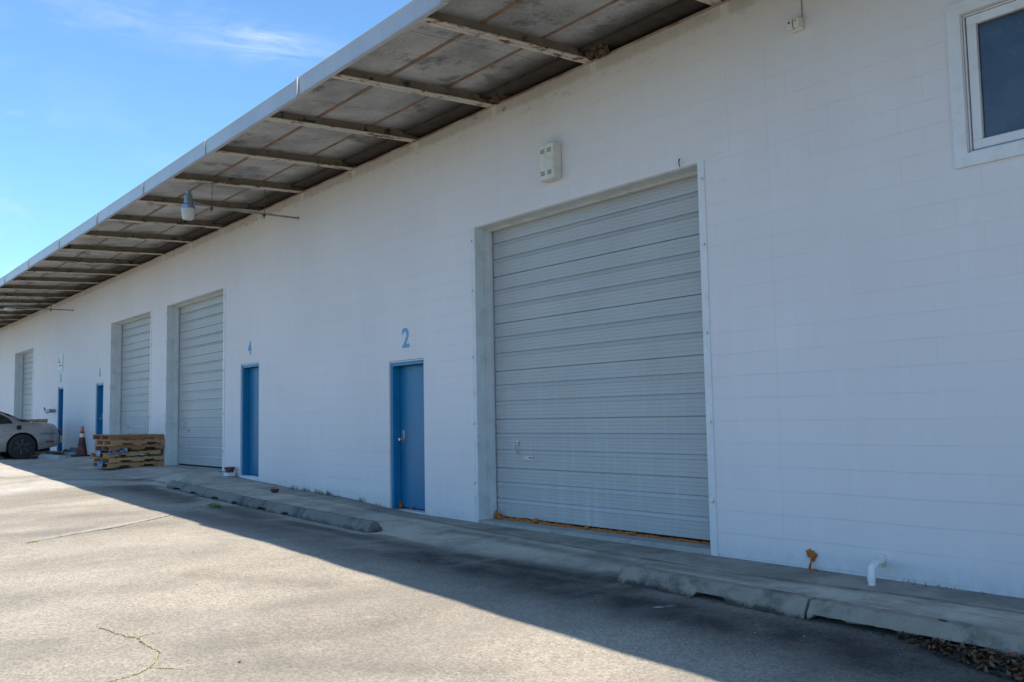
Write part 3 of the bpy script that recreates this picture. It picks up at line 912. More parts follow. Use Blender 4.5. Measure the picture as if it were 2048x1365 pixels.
# painted unit numbers (flat stencils on the wall)
def number(ch, x, z0, z1, wid):
    cu = bpy.data.curves.new("unit_number", 'FONT'); cu.body = ch; cu.extrude = .004; cu.offset = .024
    cu.size = 1; cu.align_x = 'CENTER'; cu.resolution_u = 4
    ob = bpy.data.objects.new("tmp", cu); COL.objects.link(ob)
    dg = bpy.context.evaluated_depsgraph_get()
    me = bpy.data.meshes.new_from_object(ob.evaluated_get(dg))
    bpy.data.objects.remove(ob)
    co = np.array([v.co for v in me.vertices])
    lo, hi = co.min(0), co.max(0)
    for v in me.vertices:
        u = (v.co.x - (lo[0] + hi[0]) / 2) / (hi[0] - lo[0]) * wid
        w_ = z0 + (v.co.y - lo[1]) / (hi[1] - lo[1]) * (z1 - z0)
        v.co = (x + u, -.003 - v.co.z * .3, w_)
    me.materials.clear(); me.materials.append(M_num)
    o = bpy.data.objects.new("unit_number", me); COL.objects.link(o); o.parent = BLD
    return o
number('2', -10.955, 2.578, 2.855, .19)
number('4', -16.375, 2.82, 3.08, .155)
number('6', -26.48, 2.87, 3.13, .15)
number('8', -30.85, 2.90, 3.16, .15)

# twig stuck above the big door
m = MB(); m.tube([(-5.90, -.01, 3.99), (-5.89, -.03, 4.03), (-5.865, -.05, 4.055), (-5.84, -.06, 4.05)], [.003, .006, .008, .002], 6)
tag(m.build("twig", M_slot), "small dark twig sticking up from the head of the biggest roller door", "twig")

# ------------------------------------------------------------------ wall fittings
t = thing("vent_box", "ivory louvered box on the white wall above the biggest garage door", "box", (-7.752, 0, 4.25))
m = MB(); m.box(-.135, .125, -.115, 0, .0, .41, .010); m.build("housing", M_box, t)
m = MB(); m.box(-.13, .12, -.122, -.1155, .005, .405, .003); m.build("cover", M_box, t)
m = MB()
for cx, cz in ((-.065, .33), (.05, .33), (-.065, .075), (.05, .075)):
    for k in range(3):
        m.box(cx - .034, cx + .034, -.1238, -.1222, cz + k * .018 - .02, cz + k * .018 - .011)
m.build("louver", M_slot, t)

t = thing("security_sensor", "small grey square box with two eyes, below a conduit near the roof", "sensor", (-4.49, 0, 4.87))
m = MB(); m.box(-.075, .035, -.05, 0, 0, .11, .006); m.build("junction_box", M_box, t)
m = MB(); m.box(-.075, -.028, -.10, -.051, .012, .10, .006); m.box(-.018, .033, -.092, -.051, .016, .098, .006); m.build("sensor_head", M_box, t, smooth=False)
m = MB(); m.lathe([(0, -.106), (.010, -.104), (.011, -.098)], (-.052, 0, .066), 12, 'y'); m.lathe([(0, -.097), (.005, -.096), (.006, -.09)], (.008, 0, .072), 10, 'y'); m.build("lens", M_slot, t)
m = MB(); m.tube([(.02, -.008, .11), (.02, -.008, .60)], .005, 6); m.build("conduit", M_pipe, t)

def lamp(x, z, ylen, label, dome=False, group="yard lamps hung under the eave"):
    t = thing("security_lamp", label, "lamp", (x, 0, z), 0, group)
    m = MB(); m.tube([(0, 0, 0), (0, -.55 * ylen, -.004), (0, -ylen, .012)], .017, 10)
    m.lathe([(.03, 0), (.03, -.012), (.018, -.02)], (0, 0, 0), 10, 'y')
    arm = m.build("arm", M_pipe, t)
    for yy in (-.616, -1.498):
        if yy < -ylen: continue
        m = MB(); zt = 5.45 + .09 / 2.2 * yy - z
        m.tube([(.02, yy, -.02), (.02, yy, zt)], .005, 6)
        m.tube([(0, yy - .02, -.022), (0, yy + .02, -.022)], .024, 8)
        m.tube([(.005, yy, -.03), (.005, yy, -.085)], [.010, .006], 6)
        m.build("hanger_rod", M_rustrod, t)
    Y = -ylen - .19
    m = MB()
    if not dome:
        m.tube([(0, -ylen + .06, .012), (0, -ylen - .10, .03)], .026, 10)
        m.lathe([(.0, .225), (.040, .223), (.043, .18), (.036, .175), (.036, .165), (.056, .155), (.064, .14), (.066, .02), (.075, .0), (.098, -.018), (.112, -.075), (.108, -.078)], (0, Y, 0), 24)
        m.build("housing", M_galv, t, smooth=True)
        m = MB(); m.lathe([(.106, -.076), (.108, -.085), (.096, -.18), (.086, -.232), (.070, -.246), (0, -.25)], (0, Y, 0), 24)
        m.build("globe", M_lens, t, smooth=True)
    else:
        m.lathe([(0, .03), (.05, .028), (.10, .01), (.15, -.035), (.155, -.05)], (0, Y + .05, 0), 24)
        m.tube([(0, -ylen + .1, .01), (0, Y + .08, .0)], .03, 10)
        m.build("housing", M_galv, t, smooth=True)
        m = MB(); m.lathe([(.148, -.048), (.14, -.075), (.10, -.11), (0, -.125)], (0, Y + .05, 0), 24)
        m.build("globe", M_lens, t, smooth=True)
lamp(-14.34, 5.015, 1.68, "grey yard lamp with a pale tapered globe on a long arm, nearer of the two")
lamp(-29.49, 4.985, 1.55, "far yard lamp with flat dark hood at the left edge, under the roof eave", True)

t = thing("wall_sign", "small white sign plate on the wall above the blue door by the car", "sign", (-30.92, 0, 3.24))
MB().box(-.30, .30, -.02, 0, 0, .50, .004).build("plate", M_trimw, t)
m = MB(); m.box(-.16, -.10, -.022, -.0203, .26, .43); m.box(-.10, .02, -.022, -.0203, .26, .31); m.box(-.12, .24, -.022, -.0203, .16, .19); m.build("marking", M_slot, t)

t = thing("hose_bib", "dark bent pipe fitting sticking out of the wall above the car's trunk", "pipe", (-31.45, 0, 2.02))
m = MB(); m.tube([(.0, 0, .02), (0, -.16, .02), (-.10, -.22, .0), (-.22, -.24, .02)], [.05, .06, .055, .04], 10); m.build("body", M_galv, t, smooth=True)
m = MB(); m.tube([(-.22, -.24, .02), (-.34, -.24, .06), (-.40, -.24, .13)], [.03, .022, .018], 8); m.build("lever", M_rustrod, t)

t = thing("drain_pipe", "white plastic elbow pipe coming out of the wall foot and into the slab", "pipe", (-3.95, -.0, .27))
m = MB()
pp = [(-.03, .0, .150), (-.01, -.12, .146), (.03, -.245, .138)]
for k in range(1, 7):
    a_ = k / 6 * math.pi / 2
    pp.append((.03 + .02 * math.sin(a_), -.245 - .055 * math.sin(a_), .138 - .055 * (1 - math.cos(a_))))
pp.append((.05, -.302, -.02))
m.tube(pp, .026, 16); m.build("pipe", M_pvc, t, smooth=True)
m = MB(); m.tube([(.05, -.302, .082), (.05, -.302, .040)], .030, 16); m.tube([(.037, -.262, .136), (.0, -.15, .144)], .030, 16); m.build("coupling", M_pvc, t, smooth=True)
m = MB(); m.lathe([(0, -.014), (.050, -.012), (.056, 0)], (-.03, 0, .152), 20, 'y'); m.build("collar", M_box, t)

def lump(m, c, r, n=10, sq=(1, 1, 1), jit=.3):
    v = []; f = []
    k = 7
    for i in range(k + 1):
        th = math.pi * i / k
        for j in range(n):
            a_ = 2 * math.pi * j / n
            q_ = r * (1 + random.uniform(-jit, jit))
            v.append((c[0] + sq[0] * q_ * math.sin(th) * math.cos(a_), c[1] + sq[1] * q_ * math.sin(th) * math.sin(a_), c[2] + sq[2] * q_ * math.cos(th)))
    for i in range(k):
        for j in range(n):
            f.append((i * n + j, i * n + (j + 1) % n, (i + 1) * n + (j + 1) % n, (i + 1) * n + j))
    m.add(v, f)
# orange foam
m = MB()
xs = np.arange(-9.25, -5.68, .035)
pts = []; rr = []
for x in xs:
    pts.append((x, .235 + random.uniform(-.010, .010), .343 + random.uniform(-.004, .006)))
    rr.append(.020 * random.uniform(.7, 1.35) * (1.25 if x < -8.2 else 1.0) * (.75 if x > -6.6 else 1))
m.tube(pts, rr, 8)
lump(m, (-9.22, .22, .37), .05, sq=(1, .7, 1.3)); lump(m, (-9.14, .21, .36), .035); lump(m, (-8.47, .21, .372), .035, sq=(1.6, .8, .8)); lump(m, (-7.6, .22, .36), .022, sq=(2, 1, 1)); lump(m, (-6.9, .22, .355), .02, sq=(3, 1, 1))
tag(m.build("foam_seal", M_foam, smooth=True), "lumpy orange spray foam sealing the bottom of the biggest garage door", "foam")
m = MB()
for k in range(26):
    a_ = random.uniform(0, 6.28); q_ = random.uniform(0, .038); lump(m, (-4.612 + q_ * math.cos(a_), -.012, .40 + q_ * math.sin(a_)), random.uniform(.008, .019), 7, sq=(1, .8, 1), jit=.45)
for k in range(8):
    a_ = random.uniform(0, 6.28); m.tube([(-4.612 + .03 * math.cos(a_), -.012, .40 + .03 * math.sin(a_)), (-4.612 + .062 * math.cos(a_), -.014, .40 + .055 * math.sin(a_))], [.007, .001], 5)
m.tube([(-4.60, -.02, .37), (-4.605, -.03, .34), (-4.615, -.03, .31), (-4.62, -.035, .275)], [.013, .007, .009, .013], 8)
lump(m, (-4.56, -.055, .283), .022, sq=(1.8, 1, .6))
tag(m.build("foam_blob", M_foam, smooth=True), "orange foam blob dripping down the foot of the bare wall beside the white elbow pipe", "foam")
m = MB()
lump(m, (-11.31, .115, .375), .035, sq=(1, .8, .9)); m.tube([(-11.34, .12, .39), (-11.345, .13, .42), (-11.35, .135, .45)], [.016, .009, .003], 6); lump(m, (-11.02, .12, .360), .02, sq=(1.6, 1, .8))
tag(m.build("foam_patch", M_foam, smooth=True), "orange foam dabs at the foot of the blue door numbered 2", "foam")

# bird nests tucked beside the beams
M_nest = simple("mud_nest", (.11, .07, .05), 1, 0, .5, 25, 1.0)
for (x, lab) in ((-6.98, "brown mud nest under the eave above the ivory vent box"), (-8.78, "brown mud nest at the second roof beam left of the ivory vent box")):
    m = MB()
    for k in range(14):
        lump(m, (x + random.uniform(-.10, .14), random.uniform(-.10, .08), 5.50 + random.uniform(-.03, .05)), random.uniform(.03, .06), jit=.35)
    tag(m.build("bird_nest", M_nest), lab, "nest", "mud nests under the eave")

# ------------------------------------------------------------------ wheel stops
def stop_mesh(L, h=.13, wb_=.20, wt_=.09, chips=(), notch=()):
    m = MB()
    n = 37
    def ring_(x, k):
        j = lambda s_: random.uniform(-s_, s_)
        zb = 0.0
        if any(a_ < x < b_ for a_, b_ in notch): zb = .03 + j(.008)
        hh = h + j(.003)
        if any(a_ < x < b_ for a_, b_ in chips): hh -= .02
        if zb: zb = .046 + j(.012)
        w0 = -wb_ / 2 + (.012 + j(.005) if zb else j(.003))
        return [(x, w0, zb), (x, -wb_ / 2 + .004 + j(.002), .05), (x, -wt_ / 2 - .012 + j(.002), hh - .012), (x, -wt_ / 2 + j(.002), hh), (x, wt_ / 2 + j(.002), hh), (x, wt_ / 2 + .012, hh - .012), (x, wb_ / 2, .05), (x, wb_ / 2, 0)]
    rings = [ring_(-L / 2 + L * k / (n - 1), k) for k in range(n)]
    v = [p for r_ in rings for p in r_]; K = 8; f = []
    for i in range(n - 1):
        for k in range(K):
            k2 = (k + 1) % K
            f.append((i * K + k, i * K + k2, (i + 1) * K + k2, (i + 1) * K + k))
    f.append(tuple(range(K - 1, -1, -1))); f.append(tuple((n - 1) * K + k for k in range(K)))
    m.add(v, f)
    return m
def wheel_stop(x0, x1, y, label, mat, **k):
    L = x1 - x0; xc = (x0 + x1) / 2
    za, zb = G(x0, y - .1), G(x1, y - .1)
    m = stop_mesh(L - .012, **k)
    o = m.build("wheel_stop", mat, fix=False)
    o.location = (xc, y, (za + zb) / 2 - .004)
    o.rotation_euler = (0, -math.atan2(zb - za, L), random.uniform(-.004, .004))
    tag(o, label, "wheel stop", "concrete wheel stops along the slab")
    return o
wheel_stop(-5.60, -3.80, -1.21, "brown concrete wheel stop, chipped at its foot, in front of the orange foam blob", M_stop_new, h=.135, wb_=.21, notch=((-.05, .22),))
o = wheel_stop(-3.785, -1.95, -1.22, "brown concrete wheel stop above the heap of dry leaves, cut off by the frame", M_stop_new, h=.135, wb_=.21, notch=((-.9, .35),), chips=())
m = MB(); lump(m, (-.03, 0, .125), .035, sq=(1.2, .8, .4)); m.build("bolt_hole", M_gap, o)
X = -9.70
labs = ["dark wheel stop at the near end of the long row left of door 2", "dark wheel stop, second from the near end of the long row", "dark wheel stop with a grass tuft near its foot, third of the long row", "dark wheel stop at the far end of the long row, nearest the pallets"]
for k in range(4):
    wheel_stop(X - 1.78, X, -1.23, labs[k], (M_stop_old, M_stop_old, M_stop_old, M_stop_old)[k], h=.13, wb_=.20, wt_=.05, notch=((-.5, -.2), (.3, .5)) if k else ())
    X -= 1.79
o = wheel_stop(-27.5, -25.75, -1.12, "pale concrete wheel stop lying right behind the silver car's wheel", M_stop_far, h=.12, wb_=.20); o.rotation_euler.z = .06
m = MB(); m.box(-1.9, 1.6, -.10, .10, 0, .07, .01)
o = m.build("concrete_plank", M_stop_far); o.location = (-29.0, -.45, G(-29, -.45)); tag(o, "low grey concrete plank on the ground beside the traffic cone", "plank")

# ------------------------------------------------------------------ pallets
def wood(name, c, k):
    t = MT(name); P = t.obj(False); 
    a = t.noise(P, 6, 7, .6, stretch=(.6, 8, 8), off=(k, k, k)); b_ = t.noise(P, 1.5, 3, off=(k, 0, 0))
    col = t.mix(t.ramp(a, .3, .7), tuple(x * .55 for x in c), tuple(x * 1.2 for x in c))
    col = t.mix(t.ramp(b_, .4, .7, 0, .5), col, tuple(x * .8 for x in (c[0], c[0] * .8, c[0] * .6)))
    return t.set(col, .85, 0, t.bump(a, .4, .004))
WOODS = [wood("pallet_wood_%s" % n, c, k) for n, c, k in (("tan", (.50, .24, .095), 1), ("pale", (.56, .33, .14), 2), ("red", (.36, .15, .065), 3), ("grey", (.33, .21, .12), 5))]
def stringer(notch=True):
    L = 1.22; H = .089
    p = [(-L / 2, 0), (-.38, 0)]
    if notch: p += [(-.375, .03), (-.355, .038), (-.165, .038), (-.145, .03), (-.14, 0), (.14, 0), (.145, .03), (.165, .038), (.355, .038), (.375, .03), (.38, 0)]
    else: p += [(.38, 0)]
    p += [(L / 2, 0), (L / 2, H), (-L / 2, H)]
    return p
def pallet(loc, rz, tilt, label, wm, k, miss=()):
    t = thing("pallet", label, "pallet", loc, rz, "wooden pallets in the stack by the roller doors")
    t.rotation_euler = (tilt[0], tilt[1], rz)
    for i, x in enumerate((-.42, 0, .42)):
        m = MB(); m.prism([(p_[0], p_[1] * .92) for p_ in stringer()], 'x', x - .02, x + .02)
        o = m.build("stringer", WOODS[wm], t); o.location.z = .015
    ys = np.linspace(-.56, .56, 7)
    for j, y in enumerate(ys):
        if j in miss: continue
        m = MB(); w_ = .14 if j in (0, 6) else .095
        dy = random.uniform(-.015, .015); r_ = random.uniform(-.008, .008)
        m.box(-.44 + r_, .44 + r_, y + dy - w_ / 2 + .0, y + dy + w_ / 2, .0975, .1125, .002); m.build("top_board", WOODS[(wm + j) % 4], t)
    for y in (-.54, 0, .54):
        m = MB(); m.box(-.44, .44, y - .06, y + .06, -.001, .0145, .002); m.build("bottom_board", WOODS[(wm + 1) % 4], t)
    return t
px, py, pz = -21.47, -.66, .655
rz0 = .10
PL = ["lowest tan pallet of the stack, flat on the ground", "second pallet from the ground in the stack", "third pallet from the ground, tilted, with blue sheeting on its corner", "fourth pallet from the ground in the stack, above the blue sheeting", "fifth pallet from the ground, just under the top one", "topmost pallet of the stack with a gap in its boards"]
zc = pz
specs = [(0, 0, rz0, (0, 0), 0), (.02, .01, rz0 + .02, (.010, 0), 1), (-.05, -.05, rz0 - .04, (.034, .01), 1), (.03, .03, rz0 - .02, (.012, -.01), 2), (.04, .05, rz0 + .0, (.004, 0), 0), (-.03, .0, rz0 + .03, (-.010, .01), 2)]
hz = [.0, .114, .236, .368, .481, .594]
for k, (dx, dy, rz, tl, wm) in enumerate(specs):
    pallet((px + dx, py + dy, pz + hz[k]), rz, tl, PL[k], wm, k, miss=(2, 5) if k == 5 else ())
# blue sheeting
t_ = MT("blue_plastic_sheet"); P_ = t_.obj()
t_b = t_.set(t_.mix(t_.ramp(t_.noise(P_, 7, 5), .42, .55), (.03, .12, .32), (.20, .30, .42)), .35, 0, t_.bump(t_.noise(P_, 18, 5), .8, .02))
def crumple(name, cx, cy, cz, lx, ly, h, mat, seed, rot=0, nx=22, ny=16, closed=False):
    r = np.random.default_rng(seed)
    v = []; f = []
    ph = r.uniform(0, 6, 12)
    for i in range(nx):
        for j in range(ny):
            a_ = i / (nx - 1) - .5; b_ = j / (ny - 1) - .5
            e = max(0, 1 - (2 * a_) ** 2) * max(0, 1 - (2 * b_) ** 2)
            z = h * e ** .6 * (.6 + .25 * math.sin(a_ * 9 + ph[0] + 3 * b_) + .25 * math.sin(b_ * 8 + ph[1] - 4 * a_)) + r.uniform(-.002, .002)
            x = a_ * lx + .03 * math.sin(b_ * 13 + ph[2]); y = b_ * ly + .03 * math.sin(a_ * 15 + ph[3])
            v.append((cx + x * math.cos(rot) - y * math.sin(rot), cy + x * math.sin(rot) + y * math.cos(rot), cz + max(z, .004)))
    for i in range(nx - 1):
        for j in range(ny - 1):
            q_ = i * ny + j
            f.append((q_, q_ + ny, q_ + ny + 1, q_ + 1))
    m = MB(); m.add(v, f)
    return m.build(name, mat, smooth=True, fix=False)
m = MB()
# sheet squeezed between third and fourth pallet, hanging over the near-left corner
def drape(x0, y0, z0, pts_, w):
    v = []; f = []
    n = len(pts_)
    for i, (dx, dy, dz_) in enumerate(pts_):
        for j in range(7):
            s_ = (j / 6 - .5)
            v.append((x0 + dx + s_ * w[0] + random.uniform(-.012, .012), y0 + dy + s_ * w[1] + random.uniform(-.012, .012), z0 + dz_ + .025 * math.sin(j * 2.2 + i) + random.uniform(-.01, .01)))
    for i in range(n - 1):
        for j in range(6):
            q_ = i * 7 + j; f.append((q_, q_ + 1, q_ + 8, q_ + 7))
    return v, f
m.add(*drape(px + .48, py - .40, pz + .355, [(-.30, 0, .01), (-.06, 0, .01), (.005, 0, .0), (.015, 0, -.02), (.015, .02, -.045)], (.0, .30)))
m.add(*drape(px + .48, py - .22, pz + .40, [(-.2, 0, -.04), (-.03, 0, -.03), (.0, 0, .02), (.01, .03, -.03), (.01, .05, -.06)], (.0, .07)))
m.add(*drape(px + .15, py - .66, pz + .36, [(0, .2, 0), (0, -.0, .0), (.0, -.02, -.02), (.0, -.03, -.07), (.02, -.03, -.10)], (.40, -.03)))
m.add(*drape(px + .2, py - .64, pz + .12, [(0, .2, 0), (0, -.0, .0), (.0, -.02, -.04), (.0, -.02, -.10)], (.26, .03)))
tag(m.build("blue_sheeting", t_b, smooth=True, fix=False), "crumpled blue and white plastic sheeting squeezed between the pallets", "plastic sheet")
# stack of pallets glimpsed behind the car
src = pallet((-30.08, -1.22, .745), .03, (0, 0), "pallet in the stack behind the silver car, below the topmost one", 1, 0)
src['group'] = "wooden pallets stacked behind the car"
for k in range(1, 9):
    c = src.copy(); COL.objects.link(c); c.location.z = .745 + .115 * k; c.location.y += random.uniform(-.02, .02)
    c.rotation_euler.z += random.uniform(-.02, .02)
    if k == 8: c['label'] = "topmost pallet of the stack behind the silver car, showing over its trunk"
    for ch in src.children:
        d = ch.copy(); COL.objects.link(d); d.parent = c

# ------------------------------------------------------------------ traffic cone
M_cone = simple("faded_orange_cone", (.22, .036, .018), .6, 0, .25, 10, .1, (.035, .018, .016), .9, 7, dpos=(.42, .52))
M_conetop = simple("bright_orange_cone", (.50, .13, .06), .6, 0, .15, 10, .1)
M_band = simple("reflective_band", (.60, .55, .48), .4, 0, .1, 10, .1, (.3, .25, .2), .5, 14)
M_rub = simple("black_rubber", (.016, .016, .018), .7, 0, .2, 10, .2)
t = thing("traffic_cone", "dirty orange traffic cone with a pale band, against the white wall between two blue doors", "traffic cone", (-26.3, -.46, G(-26.3, -.46)), .3)
m = MB(); m.box(-.20, .20, -.20, .20, 0, .035, .012); m.build("base", M_rub, t)
R_ = lambda h: .135 - (.135 - .028) * h / .76
m = MB(); m.lathe([(R_(0), .034), (R_(.47), .50)], n=24); m.build("body", M_cone, t, smooth=True)
m = MB(); m.lathe([(R_(.47) + .003, .50), (R_(.56) + .003, .60)], n=24); m.build("band", M_band, t, smooth=True)
m = MB(); m.lathe([(R_(.56), .60), (R_(.60), .64)], n=24); m.build("collar", M_cone, t, smooth=True)
m = MB(); m.lathe([(R_(.60) + .002, .64), (R_(.74), .78), (.015, .79), (0, .79)], n=24); m.build("tip", M_conetop, t, smooth=True)

# crumpled dark bag
t_ = MT("dark_bag"); P_ = t_.obj(); mbg = t_.set((.09, .105, .13), .5, 0, t_.bump(t_.noise(P_, 14, 5), .8, .02))
o = crumple("crumpled_bag", -27.9, -.30, G(-27.9, -.3), .55, .42, .30, mbg, 5, .3)
tag(o, "dark grey crumpled bag on the ground left of the traffic cone", "bag")

# pots by door 4
M_terra = simple("red_clay", (.13, .045, .032), .8, 0, .3, 15, .3)
M_soil = simple("soil_grey", (.22, .19, .15), .95, 0, .4, 30, .8)
t = thing("clay_pot", "small brown clay pot on a white block just left of blue door 4", "pot", (-16.98, -.13, G(-16.98, -.13)))
MB().box(-.10, .10, -.08, .08, 0, .07, .008).build("block", M_trimw, t)
m = MB(); m.lathe([(.07, .071), (.090, .14), (.098, .142), (.098, .165), (.085, .165), (.083, .15)], n=20); m.build("pot", M_terra, t, smooth=True)
m = MB(); m.lathe([(.09, .1655), (.088, .172), (0, .18)], n=20); m.build("soil", M_soil, t)
gzp = G(-14.1, -.52)
t = thing("clay_bowl", "small red clay bowl of dry twigs, alone on the slab between doors 4 and 2", "bowl", (-14.1, -.52, gzp))
m = MB(); m.lathe([(.035, 0), (.05, .012), (.072, .055), (.070, .058), (.052, .02), (0, .018)], n=20); m.build("bowl", M_terra, t, smooth=True)
m = MB()
for k in range(9):
    a_ = random.uniform(0, 6.28); m.tube([(0, 0, .02), (.03 * math.cos(a_), .03 * math.sin(a_), .07), (.05 * math.cos(a_), .06 * math.sin(a_), .09 + random.uniform(0, .03))], .0025, 5)
m.build("twigs", M_dry, t)

# ------------------------------------------------------------------ weeds and leaves
def blades(m, cx, cy, n, spread, h, w=.004, lean=.6):
    for k in range(n):
        x = cx + random.gauss(0, spread); y = cy + random.gauss(0, spread * .6)
        z = G(x, min(y, -.01)); a_ = random.uniform(0, 6.28); hh = h * random.uniform(.4, 1.1)
        dx, dy = math.cos(a_) * hh * lean * random.random(), math.sin(a_) * hh * lean * random.random()
        nx, ny = -math.sin(a_) * w, math.cos(a_) * w
        b_ = len(m.v)
        m.add([(x - nx, y - ny, z), (x + nx, y + ny, z), (x + dx * .5 + nx * .7, y + dy * .5 + ny * .7, z + hh * .6), (x + dx * .5 - nx * .7, y + dy * .5 - ny * .7, z + hh * .6), (x + dx, y + dy, z + hh)], [(0, 1, 2, 3), (3, 2, 4)])
m = MB(); blades(m, -13.45, -1.74, 240, .055, .06, .0035, 1.2)
tag(m.build("grass_tuft", M_green, fix=False), "green grass tuft beside the pavement joint near the long row of stops", "grass", kind='stuff')
m = MB()
def along(pts_, n, wd, h, mm_):
    L = []
    for p_, q_ in zip(pts_[:-1], pts_[1:]): L.append(math.hypot(q_[0] - p_[0], q_[1] - p_[1]))
    for k in range(n):
        i = random.choices(range(len(L)), L)[0]; s_ = random.random()
        p_, q_ = pts_[i], pts_[i + 1]
        blades(mm_, p_[0] + (q_[0] - p_[0]) * s_, p_[1] + (q_[1] - p_[1]) * s_, 1, wd, h, .004, 1.2)
along(CA, 260, .004, .008, m); along(CC, 50, .003, .007, m); along(CB, 20, .003, .006, m)
along(J1[2:5], 260, .012, .014, m); blades(m, -11.62, -4.5, 120, .03, .02, .003, 1.3)
tag(m.build("moss", M_green, fix=False), "green moss and grass growing in the pavement cracks", "moss", kind='stuff')
m = MB()
for cx, cy, n in [(-14.45, -.04, 26), (-13.95, -.05, 30), (-13.55, -.04, 30), (-13.2, -.06, 60), (-12.9, -.05, 18), (-12.2, -.04, 22), (-11.7, -.04, 12), (-3.75, -.04, 8), (-3.45, -.03, 10), (-3.2, -.03, 8), (-15.2, -.04, 10), (-17.5, -.10, 14)]:
    blades(m, cx, cy, n, .06, .075 if n > 20 else .04, .004, 1.0)
tag(m.build("dry_weeds", M_dry, fix=False), "dry brown weeds and litter along the foot of the wall", "weeds", kind='stuff')
# leaf litter
M_l = [simple("leaf_%s" % n, c, .7, 0, .35, 20, .2) for n, c in (("brown", (.085, .045, .022)), ("rust", (.19, .065, .025)), ("tan", (.16, .105, .06)), ("dark", (.03, .02, .014)))]
m = MB()
def leaf(x, y, z, s, mi, tilt=.5):
    a_ = random.uniform(0, 6.28); T = Matrix.Rotation(a_, 3, 'Z') @ Matrix.Rotation(random.uniform(-tilt, tilt), 3, 'X') @ Matrix.Rotation(random.uniform(-tilt, tilt), 3, 'Y')
    sh = [(-1, 0, .1), (-.5, .32, 0), (.1, .38, -.05), (.7, .2, .05), (1, 0, .18), (.7, -.2, .05), (.1, -.38, -.05), (-.5, -.32, 0), (0, 0, -.16)]
    cu = random.uniform(.4, 1.8)
    v = [Vector((x, y, z)) + T @ Vector((p[0] * s, p[1] * s, p[2] * s * cu)) for p in sh]
    m.cur = mi; m.add(v, [(i, (i + 1) % 8, 8) for i in range(8)])
for k in range(900):
    x = random.triangular(-3.15, -1.9, -2.25); w_ = np.interp(x, [-3.15, -2.8, -2.4, -1.9], [.03, .12, .22, .26])
    y = -1.335 - abs(random.gauss(0, w_ * .55)); y = max(y, -1.34 - w_ * 1.15)
    leaf(x, y, G(x, y) + random.uniform(.006, .045) * max(.2, 1 - (-1.34 - y) / .3), random.uniform(.018, .036), random.choices(range(4), (5, 2, 3, 4))[0])
for k in range(150):
    x = random.uniform(-5.5, -3.0); y = -1.325 - abs(random.gauss(0, .012)); leaf(x, y, G(x, y) + .008, random.uniform(.006, .014), random.choice((0, 1, 3)), .3)
for k in range(260):
    x = random.uniform(-17, -9.7); y = -1.345 - abs(random.gauss(0, .015)); leaf(x, y, G(x, y) + .008, random.uniform(.008, .016), random.choice((0, 1, 1, 3)), .3)
for k in range(60):
    x = random.uniform(-9.5, -2.5); y = random.uniform(-1.0, -.1); leaf(x, y, G(x, y) + .006, random.uniform(.006, .014), random.choice((0, 1, 2)), .3)
for k in range(10):
    x = random.uniform(-12, -3); y = random.uniform(-4.5, -1.5); leaf(x, y, G(x, y) + .01, random.uniform(.008, .016), random.choice((0, 1, 2)), .3)
leaf(-5.62, -4.54, G(-5.62, -4.54) + .012, .022, 1, .3); leaf(-7.55, -2.0, G(-7.55, -2.0) + .012, .03, 0, .3)
tag(m.build("fallen_leaves", M_l, fix=False), "brown fallen leaves gathered at the foot of the wheel stops", "leaves", kind='stuff')

# ------------------------------------------------------------------ car
def car_paint():
    t = MT("champagne_paint"); P = t.obj(False)
    m = t.set(t.mix(t.ramp(t.noise(P, 2, 5), .3, .7), (.33, .305, .29), (.39, .36, .34)), .30, .5)
    t.b.inputs['Coat Weight'].default_value = .6
    t.b.inputs['Coat Roughness'].default_value = .08
    return m
M_car = car_paint()
M_cg = simple("tinted_car_glass", (.012, .02, .018), .06, 0, .1, 3, 0, spec=.9)
M_red = simple("red_marker_lens", (.35, .012, .01), .25, 0, .1)
M_under = simple("underbody_black", (.018, .018, .018), .9)
M_hub = simple("dirty_wheel", (.05, .049, .048), .6, 0.1, .2, 12, .1)
M_chr = simple("chrome", (.7, .7, .7), .15, 1, .05)
CX, CY, CZ = -28.32, 0.0, .705
t = thing("parked_car", "silver champagne sedan parked tail towards the wall at the left edge", "car", (CX, -.70, CZ), 0)
# local frame: s = distance forward from the tail (towards -Y); x lateral; half width .92
LN = 5.1
ss = sorted(set([round(x, 3) for x in np.linspace(0, LN, 80)] + [round(x, 3) for x in np.linspace(.55, 1.40, 40)] + [round(x, 3) for x in np.linspace(3.55, 4.40, 40)]))
def f_top(s): return float(np.interp(s, [0, .03, .14, .32, .9, 1.15, 2.0, 3.0, 3.3, 4.3, 4.9, 5.05, 5.1], [.56, .72, .915, .955, .985, .99, .965, .955, .96, .86, .74, .62, .5]))
def f_hw(s): return float(np.interp(s, [0, .05, .2, .5, 1.0, 2.5, 4.0, 4.6, 4.95, 5.1], [.66, .74, .84, .90, .925, .93, .92, .86, .72, .55]))
def f_bot(s):
    z = float(np.interp(s, [0, .1, .35, .6, 1.4, 3.5, 4.5, 4.9, 5.1], [.40, .32, .28, .24, .22, .20, .20, .22, .30]))
    return z
WH = (.97, 3.97)
def arch(s):
    z = 0
    for c_ in WH:
        d_ = abs(s - c_)
        if d_ < .385: z = max(z, .335 + math.sqrt(.385 ** 2 - d_ ** 2) * .96)
    return z
m = MB(); rings = []
